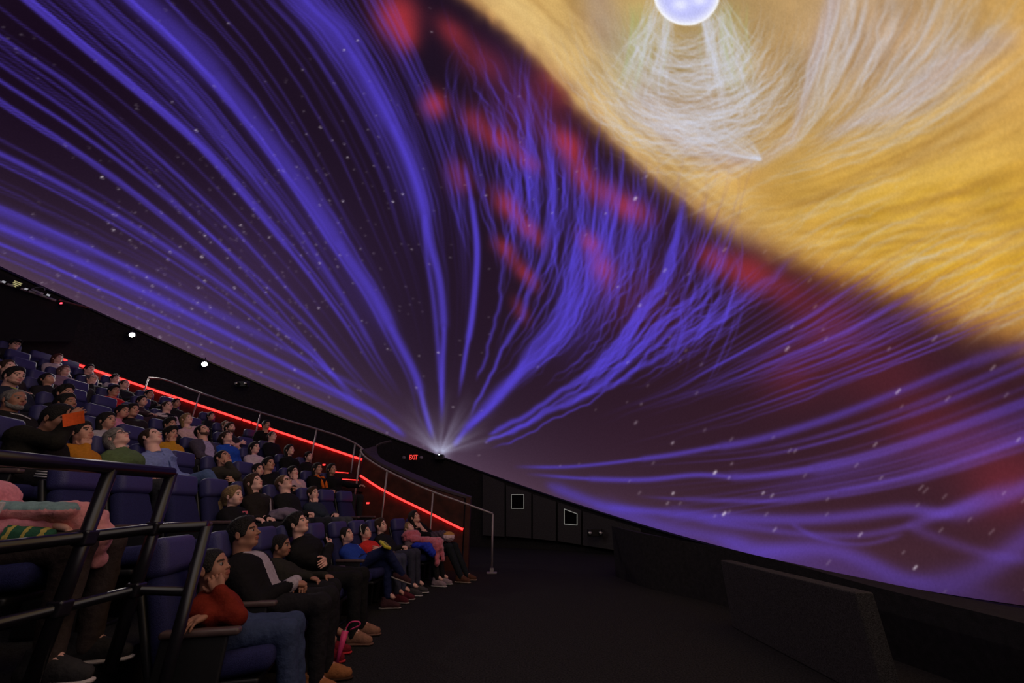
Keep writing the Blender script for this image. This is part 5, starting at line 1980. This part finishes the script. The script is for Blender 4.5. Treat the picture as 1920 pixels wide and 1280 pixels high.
    ('p33', 499, 797, 5, 'm', 'short', 'black', 'tan', (26, 26, 28), (40, 40, 44), 'moustached young man', 'moustached young man in black by the aisle light strip', dict(pitch=20, yaw=-2, dr=-.3)),
    ('p12', 213, 734, 6, 'm', 'top', 'black', 'tan', (206, 34, 40), (50, 50, 56), 'young man in red', 'young man in a bright red T-shirt', dict(pitch=20, yaw=-2, b=1.05, topname='t_shirt')),
    ('p22', 330, 756, 6, 'c', 'short', 'black', 'tan', (40, 38, 40), (40, 40, 44), 'child behind the striped shirt man', 'dark-haired child just behind the man in the striped shirt', dict(pitch=20, s=.92)),
    ('p24', 395, 781, 6, 'c', 'short', 'black', 'light', (38, 38, 44), (40, 40, 44), 'boy under the long handrail', 'boy in dark blue sitting below the long handrail, upper rows', dict(pitch=24, s=.94)),
    ('p7', 120, 696, 7, 'f', 'longthick', 'mauve', 'pale', (150, 120, 142), (60, 56, 66), 'mauve-haired woman', 'woman with mauve-brown hair in a lilac jacket', dict(pitch=28, topname='jacket')),
    ('p13', 172, 711, 7, 'm', 'grey', 'grey', 'pale', (44, 42, 44), (40, 40, 44), 'balding grey man', 'balding grey-haired man with his hand at his chin', dict(arms=('chin', 'lap'), pitch=24)),
    ('p16', 233, 721, 7, 'm', 'buzz', 'brown', 'pale', (40, 42, 46), (40, 40, 44), 'man near the upper light strip', 'crop-haired man in a dark shirt near the upper light strip', dict(pitch=26)),
    ('p17', 279, 740, 7, 'm', 'short', 'black', 'tan', (36, 34, 38), (40, 40, 44), 'man below the first rail post', 'dark-haired man below the first post of the long handrail', dict(pitch=20)),
    ('p6', 108, 673, 8, 'f', 'bob', 'auburn', 'pale', (206, 186, 190), (60, 56, 66), 'red-haired woman', 'red-haired woman in a white jacket in the upper rows', dict(pitch=26, topname='jacket')),
    ('p14', 167, 693, 8, 'm', 'short', 'black', 'pale', (30, 30, 34), (40, 40, 44), 'dark-haired person by the strip end', 'dark-haired person in black at the upper end of the light strip', dict(pitch=20)),
    ('p15', 215, 711, 8, 'm', 'short', 'black', 'pale', (190, 180, 186), (40, 40, 44), 'man with white collar', 'dark-haired man in a white top against the upper light strip', dict(pitch=26)),
    ('p1', 28, 646, 9, 'm', 'short', 'black', 'pale', (44, 42, 46), (40, 40, 44), 'man in a cap', 'man in a dark cap sitting alone in the top row', dict(pitch=6, yaw=-8, arms='rest')),
]

rows = {}
for p in PEOPLE:
    key, px, py, k = p[0], p[1], p[2], p[3]
    d = ray(px, py)
    R = R0 + PIT * k + p[12].get('dr', 0)
    o2 = CAM[:2] - np.array([XC, YC])
    A_, B_, C_ = d[:2] @ d[:2], o2 @ d[:2], o2 @ o2 - R * R
    t = (-B_ + math.sqrt(B_ * B_ - A_ * C_)) / A_
    Hw = CAM + d * t
    rows.setdefault(k, []).append([math.atan2(Hw[1] - YC, XC - Hw[0]) * (R0 + PIT * k), p])
GAP = .53
EXT = {0: (-2.35, 2.85), 1: (-3.6, 2.6), 2: (-2.9, 3.35), 3: (-2.3, 3.95), 4: (-1.7, 4.15), 5: (-1.0, 4.55), 6: (-.5, 4.6), 7: (.4, 4.4), 8: (.9, 4.4), 9: (1.3, 4.2)}
FREE = {1: [-2.33, -1.76, -1.10]}
n_seats = 0
for k, L in rows.items():
    L.sort(key=lambda e: e[0])
    items = [[l, p, 0.0] for l, p in L] + [[l, None, 0.0] for l in FREE.get(k, [])]
    items.sort(key=lambda e: e[0])
    x = np.array([e[0] for e in items])
    for it in range(200):
        for i in range(len(x) - 1):
            g_ = GAP - (x[i + 1] - x[i])
            if g_ > 0:
                x[i] -= g_ / 2
                x[i + 1] += g_ / 2
    for e, v in zip(items, x):
        e[0] = float(v)
    full = []
    lo, hi = EXT[k]
    v = items[0][0] - .55
    while v > lo - .2:
        full.insert(0, [v, None])
        v -= .55
    for i, e in enumerate(items):
        full.append([e[0], e[1]])
        if i + 1 < len(items):
            g_ = items[i + 1][0] - e[0]
            n = int(round(g_ / .55)) - 1
            if n > 0 and g_ / (n + 1) < .5:
                n -= 1
            for j in range(n):
                full.append([e[0] + g_ * (j + 1) / (n + 1), None])
    v = items[-1][0] + .55
    while v < hi + .1:
        full.append([v, None])
        v += .55
    full.sort(key=lambda e: e[0])
    for i, (lat, p) in enumerate(full):
        if p is not None:
            lab = 'navy theatre seat under the ' + p[10]
        else:
            # name an empty seat by its neighbours
            left = next((full[j][1] for j in range(i - 1, -1, -1) if full[j][1]), None)
            right = next((full[j][1] for j in range(i + 1, len(full)) if full[j][1]), None)
            nl = i - max([j for j in range(i) if full[j][1]], default=-1)
            nr = min([j for j in range(i + 1, len(full)) if full[j][1]], default=99) - i
            num = ['', 'next seat', 'second seat', 'third seat', 'fourth seat', 'fifth seat', 'sixth seat', 'seventh seat', 'eighth seat']
            if left is not None and (right is None or nl <= nr):
                lab = 'empty navy seat, ' + num[min(nl, 8)] + ' right of the ' + left[10]
            else:
                lab = 'empty navy seat, ' + num[min(nr, 8)] + ' left of the ' + right[10]
        add_seat(k, lat, lab, i == len(full) - 1)
        n_seats += 1
        if p is not None:
            person(p[0], p[1], p[2], k, lat, p[4], p[5], p[6], p[7], p[8], p[9], p[11], **p[12])
print('seats', n_seats, 'people', len(SEATED))

# ------------------------------------------------------------------ what people wear and hold
def loc(key, p):
    """point given in the sitter's own frame -> world"""
    q_ = SEATED[key]
    c, s = math.cos(q_['yaw']), math.sin(q_['yaw'])
    p = np.array(p, float)
    return q_['O'] + np.array([c * p[0] - s * p[1], s * p[0] + c * p[1], p[2]])


def chest(key, u, v, off=.0):
    """spot on the front of the chest: u to the sitter's left, v up from the shoulders' centre"""
    q_ = SEATED[key]
    return q_['C'] + q_['lean'] * u + q_['up'] * v + q_['fwd'] * off


def soft_thing(name, key, lo, hi, h, build, mats_, label, cat, pick=None):
    F = Field(lo, hi, h)
    build(F)
    v, f = F.net()
    q_ = SEATED[key]
    mi = pick(v[f].mean(1)) if pick else None
    o = link(name, mk_mesh(name, v, f, mats_, mi, True), None, q_['O'], q_['yaw'])
    return tag(o, label, cat)


glasses('p27')
glasses('p45')
glasses('p13')
beard('p4', 'grey')
beard('p30', 'black', 1, .12)
beard('p25', 'brown', 1, .15)
beard('p8', 'black', 0, .35)
beard('p3', 'black', 0, .4)

# moustache
q_ = SEATED['p33']
T = lambda p: q_['Rh'] @ (np.array(p) * q_['hs']) + q_['H']
MB().tube([T((.094, -.026, -.054)), T((.106, 0, -.047)), T((.094, .026, -.054))], .006, 6).build('moustache', mat('hair_black', HAIRC['black'], .6), q_['root'], True)

# cap
q_ = SEATED['p1']
F = Field((-.16, -.13, .0), (.2, .13, .18), .010)
F.ell((-.014, 0, .045), (.112, .092, .096), .01)
F.cut(lambda X, Y, Z: (.045 - Z) + 0 * (X + Y))
F.cap((.07, -.03, .052), (.16, 0, .045), .045, .04, .02, flat=((0, 0, 1), .25))
F.cap((.07, .03, .052), (.16, 0, .045), .045, .04, .02, flat=((0, 0, 1), .25))
v, f = F.net()
link('cap', mk_mesh('cap', (v * q_['hs']) @ q_['Rh'].T + q_['H'], f, [cloth((34, 34, 42))], None, True), q_['root'])
glasses('p1')

# headband
q_ = SEATED['red']
T = lambda p: q_['Rh'] @ (np.array(p) * q_['hs']) + q_['H']
MB().tube([T((.012, .091 * math.cos(a), .030 + .108 * math.sin(a))) for a in np.linspace(-.35, math.pi + .35, 19)], .0045, 6).build('headband', mat('headband_pale', (.75, .72, .62), .4), q_['root'], True)

# scarf
q_ = SEATED['p41']
m = MB()
for s_ in (-1, 1):
    m.tube([q_['N'] + q_['lean'] * s_ * .055, chest('p41', s_ * .075, .0, .095), chest('p41', s_ * .06, -.14, .145), chest('p41', s_ * .05, -.28, .15)], .026, 8)
m.build('scarf', cloth((226, 110, 40)), q_['root'], True)

# pale strap across the quilted coat, with its clip
q_ = SEATED['p44']
MB().tube([chest('p44', .11, .03, .065), chest('p44', .04, -.08, .150), chest('p44', -.05, -.22, .168), chest('p44', -.13, -.36, .135)], .011, 6).build('shoulder_strap', cloth((150, 138, 146)), q_['root'], True)
MB().rbox(chest('p44', -.06, -.25, .168), (.03, .03, .05), .008).build('strap_clip', cloth((180, 170, 178)), q_['root'])
sc = soft_thing('folded_scarf', 'p44', (.0, -.32, .48), (.50, .30, .80), .016, lambda F: (F.ell((.24, -.02, .65), (.15, .19, .06), .03), F.cap((.2, -.2, .62), (.34, -.16, .64), .05, .045, .03), F.ripple(.006, 45, 9)),
                [cloth((120, 108, 128))], 'crumpled grey-lilac scarf on the lap of the long-haired woman', 'scarf')

# pink lettering on the hoodie
q_ = SEATED['p43']
m = MB()
pl = [[(-.075, .0), (-.066, -.07), (-.03, -.075)], [(-.045, -.012), (-.05, -.04), (-.022, -.045), (-.026, -.07)], [(-.055, -.005), (.005, -.008), (.05, -.075)]]
for s_ in pl:
    m.tube([chest('p43', -u - .02, w - .05, .128) for u, w in s_], .007, 5)
m.build('lettering', mat('pink_print', srgb(240, 120, 140), .6), q_['root'], True)

# white piping
for key, lines in (('blue', [[(.10, -.02, .100), (.05, -.10, .122), (-.03, -.18, .128), (-.10, -.26, .120)], [(-.145, -.06, .07), (-.13, -.18, .10), (-.11, -.30, .118)]]), ('p4', [[(-.12, .0, .085), (-.10, -.04, .125), (-.03, -.06, .148), (.05, -.09, .150)], [(-.18, -.02, .06), (-.15, -.05, .10)]])):
    m = MB()
    for L_ in lines:
        m.tube(smooth_curve([chest(key, *c) for c in L_], 12), .0045, 5)
    m.build('piping', mat('white_piping', (.8, .78, .8), .6), SEATED[key]['root'], True)

# shirt placket and pocket
q_ = SEATED['p28']
MB().tube([chest('p28', 0, -.02, .10), chest('p28', 0, -.14, .144), chest('p28', 0, -.32, .148)], .006, 5).build('placket', cloth((96, 108, 160)), q_['root'], True)
MB().rbox(chest('p28', .075, -.13, .134), (.018, .085, .09), .006).build('pocket', cloth((112, 126, 182)), q_['root'])

# stripes on the track trousers
for i in range(3):
    k_ = SEATED['p10']
    MB().tube([np.array([.22, -.205, .575 - .018 * i]), np.array([.40, -.190, .565 - .018 * i])], .005, 5).build('stripe', mat('white_piping', (.8, .78, .8), .6), k_['root'], True)

# stripes on the shirt
q_ = SEATED['p21']
for i in range(4):
    z = -.03 - .055 * i
    MB().tube([chest('p21', -.17, z, .06), chest('p21', -.08, z, .128), chest('p21', .08, z, .128), chest('p21', .17, z, .06)], .011, 5).build('stripe', cloth((40, 38, 46)), q_['root'], True)

# ---- things that lie on laps
P0 = at_x(138, 785, -3.55)
pv, pf = [], []
n = 7
for i in range(n):
    for j in range(2):
        u = (i / (n - 1) - .5) * .12
        w = (j - .5) * .10
        pv.append((u, .035 * math.cos(u * 14) - .03, w + .10 * u))
for i in range(n - 1):
    pf.append((2 * i, 2 * i + 2, 2 * i + 3, 2 * i + 1))
m = MB().add(pv, pf)
m.add([(a, b + .003, c) for a, b, c in pv], [f[::-1] for f in pf])
o = m.build('folded_paper', mat('orange_paper', srgb(240, 96, 36), .7, noise=.12, nscale=60), None, False, P0, .83)
o.rotation_euler = (.15, -.35, .83)
tag(o, 'bright orange folded paper held up before a face on the left', 'paper')

blond_coat = soft_thing('draped_coat', 'blond', (-.42, -.32, .22), (.72, .30, 1.0), .014,
    lambda F: (F.cap((-.10, -.06, .73), (-.02, .06, .72), .10, .10, .05), F.cap((.02, -.05, .68), (.30, -.04, .655), .105, .10, .05, flat=((0, 0, 1), .6)), F.cap((.18, .07, .655), (.42, .07, .65), .09, .09, .05, flat=((0, 0, 1), .7)),
               F.cap((.36, -.10, .65), (.50, -.14, .58), .075, .08, .05), F.cap((.48, -.14, .60), (.53, -.17, .34), .075, .055, .05, flat=((1, 0, 0), .6)), F.cap((.50, -.02, .62), (.58, -.06, .40), .07, .05, .05, flat=((1, 0, 0), .6)), F.ripple(.006, 40, 4)),
    [mat('mauve_wool', srgb(206, 104, 122), .95, noise=.2, nscale=70, bump=.7, bscale=60, sheen=.4)], 'mauve coat draped over the lap of the slumped fair-haired child', 'coat')
soft_thing('blue_jacket', 'blond', (.0, -.45, .02), (.55, -.05, .72), .014,
    lambda F: (F.cap((.16, -.25, .60), (.38, -.20, .60), .07, .06, .04, flat=((0, 0, 1), .7)), F.cap((.36, -.24, .58), (.47, -.26, .50), .07, .06, .04), F.ripple(.005, 45, 6)),
    [cloth((44, 62, 190))], 'vivid blue jacket lying beside the mauve coat', 'jacket')
soft_thing('bundled_coat', 'ew', (-.05, -.28, .50), (.62, .28, .92), .014,
    lambda F: (F.ell((.20, 0, .70), (.20, .19, .09), .03), F.ell((.30, -.02, .73), (.12, .14, .07), .03), F.ripple(.008, 42, 8)),
    [cloth((84, 70, 84))], 'bundled dark plum coat on the lap of the woman at the far end', 'coat')
soft_thing('fleece_hat', 'ew', (.2, -.25, .52), (.62, .25, .90), .013,
    lambda F: (F.ell((.43, -.03, .70), (.11, .13, .085), .02), F.ripple(.006, 55, 3)),
    [cloth((226, 196, 206)), cloth((190, 140, 80))], 'pale pink fleece with a tan lining on top of the plum coat', 'fleece', lambda c: ((c[:, 2] > .735) & (c[:, 0] > .38)).astype(int))

# yellow snack packet on the blue boy's knee
q_ = SEATED['blue']
pk = empty('snack_packet', loc('blue', (.36, -.10, .735)), q_['yaw'])
rp = Matrix.Rotation(.5, 3, 'Y') @ Matrix.Rotation(-.6, 3, 'Z')
MB().rbox((0, 0, 0), (.17, .11, .035), .014, rp).build('packet', mat('yellow_packet', srgb(214, 200, 60), .4, noise=.25, nscale=40), pk, True)
for i in range(4):
    MB().box(rp @ Vector((-.055 + .03 * i, .028, .0185)), (.016, .022, .003), rp).build('mark', mat('packet_print', (.05, .05, .06), .5), pk)
MB().box(rp @ Vector((.01, -.015, .0185)), (.10, .03, .002), rp).build('printed_band', mat('packet_green', srgb(120, 130, 50), .5), pk)
tag(pk, 'yellow printed snack packet on the knee of the boy in blue', 'packet')

# folded pink umbrella leaning at the feet of the front row
b0 = at_z(630, 1247, .0)
b1 = at_x(648, 1180, b0[0] + .03)
b1[1] = min(b1[1], b0[1] + .12)
um = empty('folded_umbrella', b0)
v = b1 - b0
MB().tube([(0, 0, 0), v * .12, v * .55, v], .008, 8).build('shaft', M_steel, um, True)
MB().tube([v * .06, v * .5, v * .96], .014, 8, .030).build('canopy', mat('pink_nylon', srgb(230, 70, 130), .45, noise=.2, nscale=30), um, True)
MB().tube(smooth_curve([v, v + (.03, .0, .05), v + (.10, .0, .055), v + (.11, 0, .03), v + (.04, 0, .0)], 16), .006, 6).build('wrist_strap', mat('pink_nylon', srgb(230, 70, 130), .45), um, True)
tag(um, 'folded pink umbrella leaning at the feet of the front row', 'umbrella')

# pink person's lap: coat, rucksack and notebook
soft_thing('pink_coat', 'pink', (-.02, -.42, .30), (.78, .25, .95), .012,
    lambda F: (F.cap((.06, -.16, .68), (.32, -.13, .68), .08, .075, .05, flat=((0, 0, 1), .6)), F.cap((.10, .02, .67), (.34, .02, .66), .085, .085, .05, flat=((0, 0, 1), .6)), F.cap((.34, -.06, .65), (.44, -.02, .56), .075, .075, .05), F.cap((.43, -.02, .58), (.47, .02, .46), .065, .045, .04, flat=((1, 0, 0), .6)), F.ripple(.006, 38, 2)),
    [cloth((224, 150, 152)), cloth((128, 156, 158)), cloth((196, 150, 50))], 'pale pink fleece coat with teal lining bundled on a lap at the left', 'coat',
    lambda c: np.where((np.abs(c[:, 2] - .715) < .022) & (c[:, 1] < -.12) & (c[:, 0] > .10), 1, np.where((np.abs(c[:, 0] - .10) < .03) & (c[:, 1] < -.1), 2, 0)))
nb = empty('notebook', loc('pink', (.13, -.255, .69)), SEATED['pink']['yaw'])
rn = Matrix.Rotation(-.12, 3, 'X')
MB().rbox((0, 0, 0), (.10, .016, .065), .004, rn).build('pages', mat('notebook_white', (.75, .66, .66), .7), nb)
for i in range(5):
    MB().box((-.038 + .019 * i, -.0095, 0), (.0022, .002, .060), rn).build('rule_line', mat('notebook_line', (.35, .25, .27), .7), nb)
tag(nb, 'white ruled notebook standing against the pink coat', 'notebook')
soft_thing('green_pouch', 'pink', (.2, -.36, .46), (.62, -.02, .70), .012, lambda F: (F.cap((.20, -.20, .585), (.33, -.17, .575), .045, .04, .03), F.ripple(.004, 60, 2)),
    [cloth((52, 96, 74)), cloth((190, 170, 90))], 'green and yellow knitted pouch tucked under the pink coat', 'pouch', lambda c: (np.sin(c[:, 0] * 120) > .6).astype(int))
